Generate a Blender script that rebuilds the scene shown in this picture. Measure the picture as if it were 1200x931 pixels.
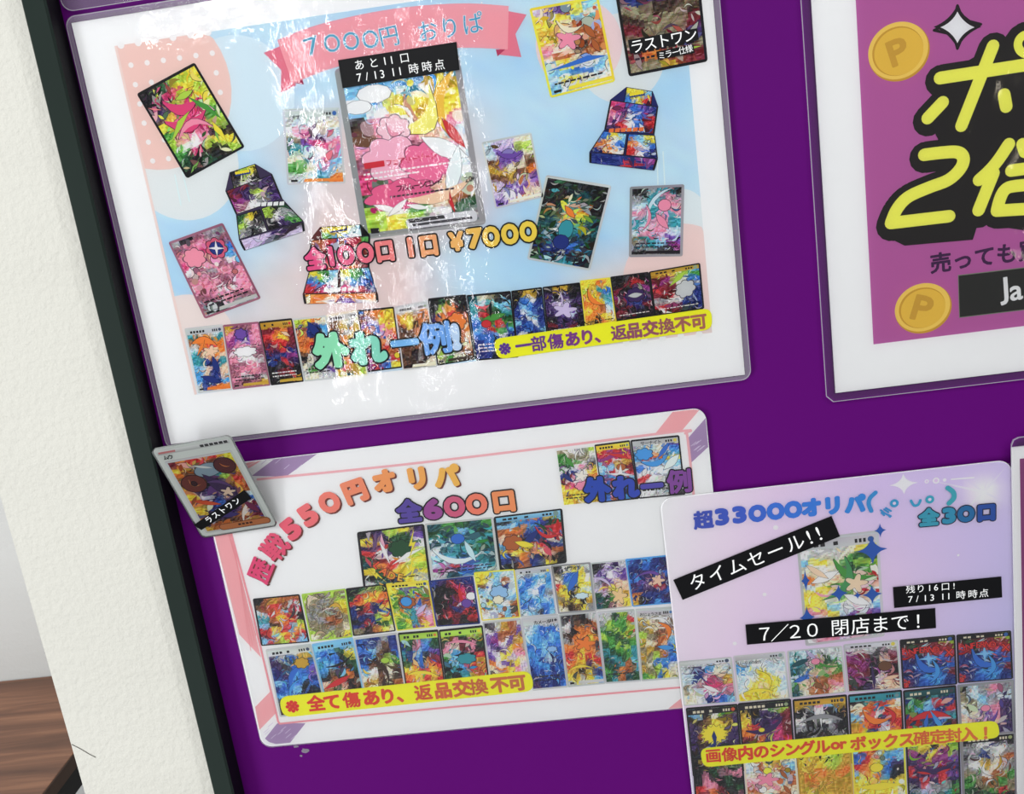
import bpy, math, random
from mathutils import Vector, Matrix
from mathutils.geometry import tessellate_polygon

SC = bpy.context.scene
for o in list(bpy.data.objects):
    bpy.data.objects.remove(o)

# ------------------------------------------------------------------ camera
# Metres. The board's front face is the plane Y = 0, X runs right, Z up, and
# the origin is the top left paper corner of the largest poster.
CAM = Vector((0.32070708, -0.72294096, -0.09755189))
R = [Vector((0.98889292, 0.05239213, -0.13908941)),
     Vector((-0.12019741, -0.26855700, -0.95573517)),
     Vector((-0.08742644, 0.96183793, -0.25927671))]
FPX = 1231.523
cd = bpy.data.cameras.new('camera')
cd.sensor_width = 36.0
cd.lens = FPX / 1200.0 * 36.0
cd.clip_start = 0.02
cam = bpy.data.objects.new('camera', cd)
SC.collection.objects.link(cam)
cam.matrix_world = Matrix(((R[0].x, -R[1].x, -R[2].x, CAM.x),
                           (R[0].y, -R[1].y, -R[2].y, CAM.y),
                           (R[0].z, -R[1].z, -R[2].z, CAM.z),
                           (0, 0, 0, 1)))
SC.camera = cam

# ------------------------------------------------------------------ light
SC.view_settings.view_transform = 'Standard'
SC.view_settings.look = 'None'
SC.view_settings.gamma = 1.0
SC.view_settings.exposure = 0.05
SC.view_settings.use_curve_mapping = False
w = bpy.data.worlds.new('shop_light')
SC.world = w
w.use_nodes = True
w.node_tree.nodes['Background'].inputs[0].default_value = (0.94, 0.97, 1.0, 1)
w.node_tree.nodes['Background'].inputs[1].default_value = 0.24


def area(name, loc, target, sx, sy, power, col=(1, 1, 1)):
    l = bpy.data.lights.new(name, 'AREA')
    l.shape = 'RECTANGLE'
    l.size, l.size_y, l.energy, l.color = sx, sy, power, col
    o = bpy.data.objects.new(name, l)
    SC.collection.objects.link(o)
    o.location = loc
    o.rotation_euler = (Vector(target) - Vector(loc)).to_track_quat('-Z', 'Y').to_euler()
    return o


area('assumed_ceiling_light', (-0.9, -3.2, 1.75), (0.1, 0, -0.6), 2.4, 1.6, 50, (0.965, 0.985, 1.0))  # overhead lights out of view, assumed from the even soft light
area('assumed_ceiling_light', (1.6, -3.2, 1.75), (0.4, 0, -0.6), 2.0, 1.6, 58, (0.975, 0.99, 1.0))
area('assumed_ceiling_light', (-1.3, 0.1, 1.7), (-0.9, 0.3, -0.8), 1.0, 0.6, 7, (1, 0.985, 0.96))
area('side_fill_light', (-3.0, -3.4, -0.9), (0.3, 0, -0.45), 1.5, 2.0, 112, (0.96, 0.98, 1))  # added fill from the low left to brighten the lower posters
# narrow unseen lights assumed behind the viewer to make the film's glare streaks
area('assumed_streak_light', (-0.80, -4.0, -0.30), (-0.20, 0, -0.10), 0.036, 1.9, 6)
area('assumed_streak_light', (-0.47, -4.0, -0.45), (0.05, 0, -0.10), 0.022, 1.7, 2.6)
area('assumed_streak_light', (-0.24, -4.0, -0.40), (0.18, 0, -0.10), 0.026, 1.6, 3.4)
area('patch_glare_light', (-1.18, -4.0, 0.47), (0.1, 0, 0.02), 0.42, 0.05, 2.2)  # added below ceiling height to make the sparkling glare patch at upper left
area('assumed_warm_light', (2.36, -4.0, -0.50), (0.6, 0, -0.1), 0.05, 0.9, 1.3, (1, 0.88, 0.7))  # unseen source assumed for the warm glow reflected at the right edge

LIGHT = 0.85          # how bright a white sheet on the board comes out


def lin(c):
    c = c / 255.0
    return c / 12.92 if c <= 0.04045 else ((c + 0.055) / 1.055) ** 2.4


def alb(rgb, g=LIGHT):
    return tuple(min(0.93, lin(max(0, min(255, v))) / g) for v in rgb)


# ------------------------------------------------------------------ helpers
def ray(px, py):
    return R[0] * ((px - 600.0) / FPX) + R[1] * ((py - 465.5) / FPX) + R[2]


def at(px, py, Y=0.0):
    d = ray(px, py)
    t = (Y - CAM.y) / d.y
    return CAM + d * t


def at_z(px, py, Z):
    d = ray(px, py)
    return CAM + d * ((Z - CAM.z) / d.z)


def empty(name, loc, label=None, cat=None, group=None):
    o = bpy.data.objects.new(name, None)
    o.empty_display_size = 0.03
    SC.collection.objects.link(o)
    o.location = loc
    if label:
        o['label'] = label
        o['category'] = cat
    if group:
        o['group'] = group
    return o


def link(name, verts, faces, mats, parent=None, cols=None, midx=None, smooth=False):
    off = Vector((0, 0, 0))
    p = parent
    while p is not None:
        off += p.location
        p = p.parent
    me = bpy.data.meshes.new(name)
    me.from_pydata([tuple(Vector(v) - off) for v in verts], [], faces)
    if not isinstance(mats, (list, tuple)):
        mats = [mats]
    for m in mats:
        me.materials.append(m)
    if midx:
        me.polygons.foreach_set('material_index', midx)
    if cols:
        a = me.color_attributes.new('Col', 'FLOAT_COLOR', 'POINT')
        flat = []
        for c in cols:
            flat += [c[0], c[1], c[2], 1.0]
        a.data.foreach_set('color', flat)
    if smooth:
        me.polygons.foreach_set('use_smooth', [True] * len(me.polygons))
    me.update()
    o = bpy.data.objects.new(name, me)
    SC.collection.objects.link(o)
    if parent:
        o.parent = parent
    return o


# ------------------------------------------------------------------ materials
def mat(name):
    m = bpy.data.materials.new(name)
    m.use_nodes = True
    nt = m.node_tree
    return m, nt, nt.nodes['Principled BSDF']


def tex_coord(nt, scale=(1, 1, 1)):
    tc = nt.nodes.new('ShaderNodeTexCoord')
    mp = nt.nodes.new('ShaderNodeMapping')
    mp.inputs['Scale'].default_value = scale
    nt.links.new(tc.outputs['Object'], mp.inputs['Vector'])
    return mp.outputs['Vector']


def noise(nt, vec, scale, detail=2.0, rough=0.5):
    n = nt.nodes.new('ShaderNodeTexNoise')
    n.inputs['Scale'].default_value = scale
    n.inputs['Detail'].default_value = detail
    n.inputs['Roughness'].default_value = rough
    nt.links.new(vec, n.inputs['Vector'])
    return n.outputs['Fac']


def bump(nt, h, dist, strength=1.0, prev=None):
    b = nt.nodes.new('ShaderNodeBump')
    b.inputs['Distance'].default_value = dist
    b.inputs['Strength'].default_value = strength
    nt.links.new(h, b.inputs['Height'])
    if prev is not None:
        nt.links.new(prev, b.inputs['Normal'])
    return b.outputs['Normal']


def plain(name, rgb, rough=0.5, spec=0.5, var=0.0, vscale=60.0, bumpd=0.0, bscale=300.0, vec_scale=(1, 1, 1)):
    m, nt, p = mat(name)
    c = alb(rgb)
    p.inputs['Roughness'].default_value = rough
    p.inputs['Specular IOR Level'].default_value = spec
    v = tex_coord(nt, vec_scale)
    f = noise(nt, v, vscale, 3.0)
    mx = nt.nodes.new('ShaderNodeMix')
    mx.data_type = 'RGBA'
    mx.inputs['A'].default_value = (*[x * (1 - var) for x in c], 1)
    mx.inputs['B'].default_value = (*[min(1, x * (1 + var)) for x in c], 1)
    nt.links.new(f, mx.inputs['Factor'])
    nt.links.new(mx.outputs['Result'], p.inputs['Base Color'])
    if bumpd:
        h = noise(nt, v, bscale, 4.0)
        nt.links.new(bump(nt, h, bumpd), p.inputs['Normal'])
    return m


def print_material():
    m, nt, p = mat('printed_ink')
    a = nt.nodes.new('ShaderNodeVertexColor')
    a.layer_name = 'Col'
    v = tex_coord(nt)
    f = noise(nt, v, 900.0, 2.0)
    mx = nt.nodes.new('ShaderNodeMix')
    mx.data_type = 'RGBA'
    mx.blend_type = 'MULTIPLY'
    mx.inputs['Factor'].default_value = 0.05
    nt.links.new(a.outputs['Color'], mx.inputs['A'])
    nt.links.new(f, mx.inputs['B'])
    nt.links.new(mx.outputs['Result'], p.inputs['Base Color'])
    p.inputs['Roughness'].default_value = 0.6
    p.inputs['Specular IOR Level'].default_value = 0.15
    return m


def film_material(name, haze=0.0, wav=1.0, fine=1.0, rough=0.05, hazecol=(0.8, 0.8, 0.82)):
    m = bpy.data.materials.new(name)
    m.use_nodes = True
    nt = m.node_tree
    nt.nodes.clear()
    out = nt.nodes.new('ShaderNodeOutputMaterial')
    tr = nt.nodes.new('ShaderNodeBsdfTransparent')
    gl = nt.nodes.new('ShaderNodeBsdfGlossy')
    gl.inputs['Roughness'].default_value = rough
    v = tex_coord(nt)
    n1 = noise(nt, v, 22.0, 2.0)
    n2 = noise(nt, tex_coord(nt, (1.0, 1.0, 0.75)), 300.0, 1.0, 0.5)
    b = bump(nt, n1, 0.0009 * wav)
    b = bump(nt, n2, 0.000055 * fine, 1.0, b)
    nt.links.new(b, gl.inputs['Normal'])
    fr = nt.nodes.new('ShaderNodeFresnel')
    fr.inputs['IOR'].default_value = 1.5
    mx = nt.nodes.new('ShaderNodeMixShader')
    nt.links.new(fr.outputs[0], mx.inputs[0])
    src = tr.outputs[0]
    if haze:
        df = nt.nodes.new('ShaderNodeBsdfDiffuse')
        df.inputs['Color'].default_value = (*hazecol, 1)
        hz = nt.nodes.new('ShaderNodeMixShader')
        hz.inputs[0].default_value = haze
        nt.links.new(tr.outputs[0], hz.inputs[1])
        nt.links.new(df.outputs[0], hz.inputs[2])
        src = hz.outputs[0]
    nt.links.new(src, mx.inputs[1])
    nt.links.new(gl.outputs[0], mx.inputs[2])
    nt.links.new(mx.outputs[0], out.inputs['Surface'])
    return m


def wood_material():
    m, nt, p = mat('walnut_laminate')
    v = tex_coord(nt, (1.4, 26.0, 26.0))
    n = nt.nodes.new('ShaderNodeTexNoise')
    n.inputs['Scale'].default_value = 1.6
    n.inputs['Detail'].default_value = 6.0
    n.inputs['Roughness'].default_value = 0.62
    n.inputs['Distortion'].default_value = 0.5
    nt.links.new(v, n.inputs['Vector'])
    cr = nt.nodes.new('ShaderNodeValToRGB')
    e = cr.color_ramp.elements
    e[0].position, e[0].color = 0.30, (*alb((84, 56, 42)), 1)
    e[1].position, e[1].color = 0.72, (*alb((158, 112, 84)), 1)
    x = cr.color_ramp.elements.new(0.5)
    x.color = (*alb((118, 80, 60)), 1)
    nt.links.new(n.outputs['Fac'], cr.inputs[0])
    nt.links.new(cr.outputs[0], p.inputs['Base Color'])
    p.inputs['Roughness'].default_value = 0.5
    return m


def wallpaper_material(name, rgb, d=0.0009):
    m, nt, p = mat(name)
    v = tex_coord(nt)
    big = noise(nt, tex_coord(nt, (0.8, 0.8, 3.0)), 5.0, 2.0)
    mx = nt.nodes.new('ShaderNodeMix')
    mx.data_type = 'RGBA'
    c = alb(rgb)
    mx.inputs['A'].default_value = (*[x * 0.96 for x in c], 1)
    mx.inputs['B'].default_value = (*[min(0.95, x * 1.03) for x in c], 1)
    nt.links.new(big, mx.inputs['Factor'])
    nt.links.new(mx.outputs['Result'], p.inputs['Base Color'])
    p.inputs['Roughness'].default_value = 0.85
    p.inputs['Specular IOR Level'].default_value = 0.2
    h = noise(nt, v, 170.0, 4.0, 0.6)
    h2 = noise(nt, tex_coord(nt, (0.6, 0.6, 3.0)), 9.0, 2.0)
    b = bump(nt, h2, 0.0016)
    nt.links.new(bump(nt, h, d * 1.5, 1.0, b), p.inputs['Normal'])
    return m


PRINT = print_material()
PAPER = plain('white_paper', (232, 234, 238), 0.6, 0.3, 0.012, 25.0)
FILM = film_material('laminate_film', 0.0, 1.0, 1.0)
FILM_SOFT = film_material('matt_laminate_film', 0.02, 0.35, 0.5, 0.12)
MARGIN_HAZY = film_material('hazy_film_margin', 0.17, 0.6, 0.6, 0.15)
MARGIN_CLEAR = film_material('clear_film_margin', 0.015, 0.6, 0.3, 0.05)
FILM_EDGE = film_material('cut_film_edge', 0.36, 0.3, 0.3, 0.1)  # whitened rim paints the light caught along the cut edge
PURPLE = plain('purple_board_face', (80, 7, 95), 0.5, 0.06, 0.02, 12.0)
FRAME = plain('dark_green_frame_paint', (32, 41, 37), 0.13, 0.3, 0.06, 30.0)
INNER_SHADE = plain('shaded_frame_inside', (12, 12, 14), 0.6, 0.2)  # inner frame faces blackened to paint the shade on their unlit side
PILLAR = wallpaper_material('embossed_cream_wallpaper', (199, 197, 188))
BACKW = wallpaper_material('pale_grey_wallpaper', (192, 193, 191), 0.0004)
FLOORM = plain('grey_floor_tile', (120, 122, 124), 0.5, 0.4, 0.06, 8.0)
WOOD = wood_material()
WOODEDGE = plain('brown_edge_band', (58, 41, 33), 0.55, 0.2, 0.15, 40.0, vec_scale=(1, 8, 1))
BLACKM = plain('black_metal', (14, 14, 15), 0.5, 0.15)
LABELM = plain('black_label_tape', (12, 12, 14), 0.45, 0.15)
HAIRM = plain('dark_hair', (70, 66, 62), 0.6, 0.3)

# ------------------------------------------------------------------ colours
PAL = dict(k=(22, 19, 24), K=(66, 62, 68), g=(150, 150, 154), s=(196, 198, 198), w=(240, 238, 236),
           c=(234, 224, 198), y=(240, 216, 66), Y=(198, 160, 52), o=(234, 132, 54), O=(176, 98, 50),
           r=(204, 48, 54), R=(118, 28, 44), p=(234, 146, 172), P=(214, 66, 122), m=(148, 54, 132),
           v=(112, 76, 164), V=(60, 38, 92), b=(52, 112, 200), B=(28, 48, 124), a=(132, 192, 230),
           A=(74, 156, 218), t=(54, 150, 162), T=(24, 78, 88), e=(72, 150, 62), E=(32, 80, 46),
           l=(172, 206, 74), n=(112, 74, 50), N=(62, 42, 34), f=(240, 198, 170), h=(206, 192, 222),
           i=(202, 222, 234), d=(152, 94, 114), D=(142, 132, 104))


def mixc(a, b, t):
    return tuple(a[i] + (b[i] - a[i]) * t for i in range(3))


def jit(rng, c, s):
    k = rng.uniform(-s, s)
    return tuple(max(0, min(255, v + k + rng.uniform(-s, s) * 0.35)) for v in c)


# ------------------------------------------------------------------ printed layers
class Art:
    """Ink laid in thin layers on one flat sheet; (a, b) are metres along ex, ez."""
    dz = 1.5e-6

    def __init__(self, Y, O=None, ex=None, ez=None, n=None):
        self.Y = Y
        self.O = O or Vector((0, Y, 0))
        self.ex = ex or Vector((1, 0, 0))
        self.ez = ez or Vector((0, 0, 1))
        self.n = n or Vector((0, -1, 0))
        self.V, self.F, self.C, self.z = [], [], [], 0.0

    def up(self, k=1):
        self.z += self.dz * k

    def P(self, px, py):
        q = at(px, py, self.Y)
        return (q.x, q.z)

    def v3(self, p):
        return self.O + self.ex * p[0] + self.ez * p[1] + self.n * self.z

    def add(self, pts, faces, cols):
        b = len(self.V)
        self.V += [self.v3(p) for p in pts]
        self.C += cols
        self.F += [tuple(b + i for i in f) for f in faces]

    def poly(self, pts, col, up=True):
        """pts in sheet metres; any simple polygon"""
        if up:
            self.up()
        c = alb(col) if not isinstance(col, list) else None
        cols = [c] * len(pts) if c else [alb(x) for x in col]
        if len(pts) <= 4:
            self.add(pts, [tuple(range(len(pts)))], cols)
        else:
            tri = tessellate_polygon([[Vector((p[0], p[1], 0)) for p in pts]])
            self.add(pts, tri, cols)

    def ppoly(self, pix, col, up=True):
        self.poly([self.P(*q) for q in pix], col, up)

    def disc(self, c, r, col, n=20, ry=None, rot=0.0, up=True):
        ry = ry or r
        ca, sa = math.cos(rot), math.sin(rot)
        pts = []
        for i in range(n):
            t = 2 * math.pi * i / n
            x, y = r * math.cos(t), ry * math.sin(t)
            pts.append((c[0] + x * ca - y * sa, c[1] + x * sa + y * ca))
        self.poly(pts, col, up)

    def stroke(self, pts, r, col, up=True, closed=False):
        """rounded stroke, one colour"""
        if up:
            self.up()
        z0 = self.z
        c = alb(col)
        segs = list(zip(pts[:-1], pts[1:])) + ([(pts[-1], pts[0])] if closed else [])
        for a, b in segs:
            dx, dy = b[0] - a[0], b[1] - a[1]
            L = math.hypot(dx, dy) or 1e-9
            nx, ny = -dy / L * r, dx / L * r
            self.z += 1e-6
            self.add([(a[0] + nx, a[1] + ny), (a[0] - nx, a[1] - ny), (b[0] - nx, b[1] - ny), (b[0] + nx, b[1] + ny)],
                     [(0, 1, 2, 3)], [c] * 4)
        k = 14 if r > 0.003 else 10
        for a in pts:
            self.z += 1e-6
            self.add([(a[0] + r * math.cos(2 * math.pi * i / k), a[1] + r * math.sin(2 * math.pi * i / k)) for i in range(k)],
                     [tuple(range(k))], [c] * k)

    def pstroke(self, pix, rpx, col, up=True, closed=False):
        self.stroke([self.P(*q) for q in pix], rpx * self.mpp(*pix[0]), col, up, closed)

    def mpp(self, px, py):
        a, b = self.P(px, py), self.P(px + 1, py)
        return math.hypot(b[0] - a[0], b[1] - a[1])

    def grid(self, fn, colfn, nu, nv):
        self.up()
        pts, cols, faces = [], [], []
        for j in range(nv + 1):
            for i in range(nu + 1):
                u, v = i / nu, j / nv
                pts.append(fn(u, v))
                cols.append(alb(colfn(u, v)))
        for j in range(nv):
            for i in range(nu):
                q = j * (nu + 1) + i
                faces.append((q, q + 1, q + nu + 2, q + nu + 1))
        self.add(pts, faces, cols)

    def build(self, name, parent, label=None, material=None):
        o = link(name, self.V, self.F, material or PRINT, parent, self.C)
        if label:
            o['label'] = label
        return o


def smooth_path(pts, n=6):
    out = []
    for i in range(len(pts) - 1):
        p0, p1, p2, p3 = pts[max(0, i - 1)], pts[i], pts[i + 1], pts[min(len(pts) - 1, i + 2)]
        for k in range(n):
            t = k / n
            out.append(tuple(0.5 * (2 * p1[d] + (p2[d] - p0[d]) * t + (2 * p0[d] - 5 * p1[d] + 4 * p2[d] - p3[d]) * t * t
                                    + (3 * p1[d] - p0[d] - 3 * p2[d] + p3[d]) * t ** 3) for d in (0, 1)))
    out.append(pts[-1])
    return out


# ------------------------------------------------------------------ lettering
_G = {}


def glyph(ch):
    if ch in _G:
        return _G[ch]
    cu = bpy.data.curves.new('lettering', 'FONT')
    cu.body = ch
    cu.resolution_u = 3
    ob = bpy.data.objects.new('lettering', cu)
    SC.collection.objects.link(ob)
    dg = bpy.context.evaluated_depsgraph_get()
    me = bpy.data.meshes.new_from_object(ob.evaluated_get(dg))
    vs = [(v.co.x, v.co.y) for v in me.vertices]
    fs = [tuple(p.vertices) for p in me.polygons]
    cnt = {}
    for f in fs:
        for a, b in zip(f, f[1:] + f[:1]):
            k = (min(a, b), max(a, b))
            cnt[k] = cnt.get(k, 0) + 1
    ed = [k for k, c in cnt.items() if c == 1]
    bpy.data.objects.remove(ob)
    bpy.data.curves.remove(cu)
    bpy.data.meshes.remove(me)
    if vs:
        x0, x1 = min(v[0] for v in vs), max(v[0] for v in vs)
        y0, y1 = min(v[1] for v in vs), max(v[1] for v in vs)
    else:
        x0 = x1 = y0 = y1 = 0
    _G[ch] = (vs, fs, ed, (x0, x1, y0, y1))
    return _G[ch]


_b = glyph('田')[3]
EMH = (_b[3] - _b[2]) / 0.86          # height of one full-width cell
EMY = (_b[2] + _b[3]) / 2
EMX = (_b[0] + _b[1]) / 2
ASC = set('0123456789ABCDEFGHIJKLMNOPQRSTUVWXYZabcdefghijklmnopqrstuvwxyz!/')


DENSE = {'※': .55, '歴': .38, '戦': .42, '例': .5, '超': .5, '傷': .6, '部': .6, '換': .6, '返': .7, '画': .7, '像': .6, '確': .6, '定': .8, '封': .7, '全': .85}


def put(A, ch, c, size, ang, col, bold=0.0, sx=1.0, sy=1.0, up=True, shift=(0, 0)):
    """one character centred at c (sheet metres), cell height = size"""
    vs, fs, ed, bb = glyph(ch)
    if not vs:
        return A.z
    if up:
        A.up()
    zb = A.z
    s = size / EMH
    if ch in ASC or ch in '！／￥＋１２３４５６７８９０':
        ox, oy = (bb[0] + bb[1]) / 2, (bb[2] + bb[3]) / 2
    else:
        ox, oy = EMX, EMY
    ca, sa = math.cos(ang), math.sin(ang)
    cl = alb(col)

    def tr(x, y):
        x, y = (x - ox) * s * sx, (y - oy) * s * sy
        return (c[0] + x * ca - y * sa + shift[0], c[1] + x * sa + y * ca + shift[1])
    pts = [tr(*v) for v in vs]
    A.add(pts, fs, [cl] * len(pts))
    if bold > 0:
        r = bold * size
        for a, b in ed:
            pa, pb = pts[a], pts[b]
            dx, dy = pb[0] - pa[0], pb[1] - pa[1]
            L = math.hypot(dx, dy)
            if L < 1e-9:
                continue
            nx, ny = -dy / L * r, dx / L * r
            A.z += 1e-6
            A.add([(pa[0] + nx, pa[1] + ny), (pa[0] - nx, pa[1] - ny), (pb[0] - nx, pb[1] - ny), (pb[0] + nx, pb[1] + ny)],
                  [(0, 1, 2, 3)], [cl] * 4)
        used = {i for e in ed for i in e}
        for i in used:
            p = pts[i]
            A.z += 1e-6
            A.add([(p[0] + r * math.cos(k * math.pi / 4), p[1] + r * math.sin(k * math.pi / 4)) for k in range(8)],
                  [tuple(range(8))], [cl] * 8)
    zt = A.z
    if not up:
        A.z = zb
    return zt


def ramp(cols, t):
    x = max(0, min(1, t)) * (len(cols) - 1)
    i = min(int(x), len(cols) - 2) if len(cols) > 1 else 0
    return mixc(cols[i], cols[i + 1], x - i) if len(cols) > 1 else cols[0]


def pop(A, items, size, cols, bold, outline=0.0, ocol=(18, 16, 22), ang=None, shadow=None, sx=1.0, scol=(90, 40, 50)):
    """items: (char, px, py[, image rotation in degrees ccw[, scale]]) laid where the photograph shows them"""
    P = []
    for it in items:
        P.append((it[0], A.P(it[1], it[2])))
    mpp = A.mpp(items[0][1], items[0][2])
    n = len(items)
    base = math.atan2(P[-1][1][1] - P[0][1][1], P[-1][1][0] - P[0][1][0]) if ang is None else ang
    passes = ([('s', bold)] if shadow else []) + ([('o', bold + outline)] if outline else []) + [('f', bold)]
    for kind, bd in passes:
        A.up(2)
        z0, zm = A.z, A.z
        for i, it in enumerate(items):
            A.z = z0 + (i % 2) * 5e-7
            rot = base if len(it) < 4 or it[3] is None else math.radians(it[3] - 7.5)
            sc = it[4] if len(it) > 4 else 1.3 if it[0] == '※' else 1.0
            ch = 'O' if it[0] == '0' else it[0]
            kx = sx * (1.0 if it[0] == '0' else 1.5 if it[0] in '3567' else 1.2 if it[0] == '1' else 1.0)
            ky = 1.1 if it[0] in '01234567890' else 1.0
            col = ramp(cols, i / max(1, n - 1)) if kind == 'f' else (ocol if kind == 'o' else scol)
            sh = (shadow[0] * mpp, shadow[1] * mpp) if kind == 's' else (0, 0)
            zm = max(zm, put(A, ch, P[i][1], size * mpp * sc, rot, col, (bold * DENSE.get(it[0], 1.0)) + (outline if kind == 'o' else 0), kx, ky, up=False, shift=sh))
        A.z = zm
    A.up(2)


def line(A, text, p0, p1, size, col, bold=0.015, sx=1.0, cols=None, xs=None):
    """characters spread evenly from the centre of the first to the centre of the last"""
    a, b = A.P(*p0), A.P(*p1)
    mpp = A.mpp(*p0)
    ang = math.atan2(b[1] - a[1], b[0] - a[0])
    A.up(2)
    n = len(text)
    for i, ch in enumerate(text):
        t = (xs[i] - p0[0]) / (p1[0] - p0[0]) if xs else i / max(1, n - 1)
        put(A, ch, (a[0] + (b[0] - a[0]) * t, a[1] + (b[1] - a[1]) * t), size * mpp, ang,
            ramp(cols, t) if cols else col, bold, sx, 1.0, up=False)
    A.up()


# ------------------------------------------------------------------ sheets
def rounded(w0, h0, w1, h1, r, n=6, rs=None):
    """outline of a rounded rectangle, x w0..w1, z h0 (bottom)..h1 (top), ccw; rs = radii (bl, br, tr, tl)"""
    rs = rs or (r, r, r, r)
    out = []
    for (cx, cz, a0, q) in ((w0, h0, 180, rs[0]), (w1, h0, 270, rs[1]), (w1, h1, 0, rs[2]), (w0, h1, 90, rs[3])):
        sx = 1 if cx == w0 else -1
        sz = 1 if cz == h0 else -1
        if q <= 0:
            out.append((cx, cz))
            continue
        for k in range(n + 1):
            t = math.radians(a0 + 90 * k / n)
            out.append((cx + sx * q + q * math.cos(t), cz + sz * q + q * math.sin(t)))
    return out


def slab(name, outline, y_front, y_back, material, parent):
    n = len(outline)
    V = [(x, y_front, z) for x, z in outline] + [(x, y_back, z) for x, z in outline]
    F = [tuple(range(n)), tuple(range(2 * n - 1, n - 1, -1))]
    for i in range(n):
        j = (i + 1) % n
        F.append((i, n + i, n + j, j))
    return link(name, V, F, material, parent)


def film(parent, outline, paper, y, mat_over, mat_margin=None, edge=0.0006, lip=0.0012):
    """clear pouch: sheet over the paper, sealed margin, cut edge"""
    n = len(outline)
    cx = sum(p[0] for p in outline) / n
    cz = sum(p[1] for p in outline) / n
    inner = []
    for x, z in outline:
        d = Vector((cx - x, cz - z)).normalized()
        inner.append((x + math.copysign(edge, d.x), z + math.copysign(edge, d.y)))
    V = [(x, y, z) for x, z in outline] + [(x, y, z) for x, z in inner] + [(x, y + lip, z) for x, z in outline]
    F, M = [], []
    for i in range(n):
        j = (i + 1) % n
        F.append((i, j, n + j, n + i)); M.append(2)
        F.append((i, 2 * n + i, 2 * n + j, j)); M.append(2)
    if paper is None:
        F.append(tuple(range(n, 2 * n))); M.append(0)
    else:
        x0, x1, z0, z1 = paper
        x0 = max(x0, min(p[0] for p in inner)); x1 = min(x1, max(p[0] for p in inner))
        b = len(V)
        V += [(x0, y, z0), (x1, y, z0), (x1, y, z1), (x0, y, z1)]
        F.append((b, b + 1, b + 2, b + 3)); M.append(0)
        # margin: fan the inner outline onto the nearest paper corner
        q = [(x0, z0), (x1, z0), (x1, z1), (x0, z1)]

        def near(p):
            return min(range(4), key=lambda k: (q[k][0] - p[0]) ** 2 + (q[k][1] - p[1]) ** 2)
        for i in range(n):
            j = (i + 1) % n
            a, c = near(inner[i]), near(inner[j])
            if a == c:
                F.append((n + i, n + j, b + a)); M.append(1)
            else:
                F.append((n + i, n + j, b + c, b + a)); M.append(1)
    return link('laminate_film', V, F, [mat_over, mat_margin or mat_over, FILM_EDGE], parent, midx=M)


# ------------------------------------------------------------------ printed cards
def grid_color(g, u, v):
    nr, nc = len(g), len(g[0])
    x, y = u * nc - 0.5, v * nr - 0.5
    x, y = max(0, min(nc - 1, x)), max(0, min(nr - 1, y))
    i, j = min(int(x), nc - 2), min(int(y), nr - 2)
    fx, fy = x - i, y - j
    fx, fy = fx * fx * (3 - 2 * fx), fy * fy * (3 - 2 * fy)
    a = mixc(PAL[g[j][i]], PAL[g[j][i + 1]], fx)
    b = mixc(PAL[g[j + 1][i]], PAL[g[j + 1][i + 1]], fx)
    return mixc(a, b, fy)


def shape(kind, rng):
    if kind == 's':      # crescent sweep
        n, b, th = 7, rng.uniform(0.3, 0.9) * rng.choice((-1, 1)), rng.uniform(0.12, 0.3)
        up_, lo = [], []
        for i in range(n):
            t = i / (n - 1)
            x = -1 + 2 * t
            y = b * (1 - x * x) - b * 0.5
            w_ = th * math.sin(math.pi * (0.08 + 0.9 * t))
            up_.append((x, y + w_)); lo.append((x, y - w_))
        return up_ + lo[::-1]
    if kind == 't':      # shard
        return [(-1, rng.uniform(-.2, .2)), (rng.uniform(-.3, .4), rng.uniform(-.4, -.1)), (1, 0), (rng.uniform(-.4, .2), rng.uniform(.1, .4))]
    if kind == 'l':      # leaf
        n = 6
        a = [(-1 + 2 * i / n, 0.42 * math.sin(math.pi * i / n)) for i in range(n + 1)]
        return a + [(x, -y * 0.8) for x, y in a[-2:0:-1]]
    if kind == 'z':      # bolt
        return [(-1, .25), (-.1, .1), (-.2, -.1), (1, -.25), (.1, .0), (.25, .2)][:: 1]
    if kind == 'f':      # five-petalled flower
        return [((0.72 + 0.28 * math.cos(5 * t)) * math.cos(t), (0.72 + 0.28 * math.cos(5 * t)) * math.sin(t)) for t in (2 * math.pi * i / 40 for i in range(40))]
    if kind == 'k':      # cloud
        return [((0.80 + 0.2 * abs(math.sin(3.5 * t))) * math.cos(t), (0.80 + 0.2 * abs(math.sin(3.5 * t))) * math.sin(t)) for t in (2 * math.pi * i / 42 for i in range(42))]
    if kind == 'b':      # sunburst
        return [((1.0 if i % 2 else 0.72) * math.cos(math.pi * i / 14), (1.0 if i % 2 else 0.72) * math.sin(math.pi * i / 14)) for i in range(28)]
    if kind == 'w':      # wave crest
        return [(-1, .25)] + [(-1 + 2 * i / 12, -.25 * abs(math.sin(math.pi * i / 4))) for i in range(13)] + [(1, .25)]
    if kind == 'x':      # four-point spark
        o = []
        for i in range(8):
            r = 1 if i % 2 == 0 else 0.22
            o.append((r * math.cos(i * math.pi / 4), r * math.sin(i * math.pi / 4)))
        return o
    n = 10               # bubble
    return [(math.cos(2 * math.pi * i / n) * .6, math.sin(2 * math.pi * i / n) * .6) for i in range(n)]


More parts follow.
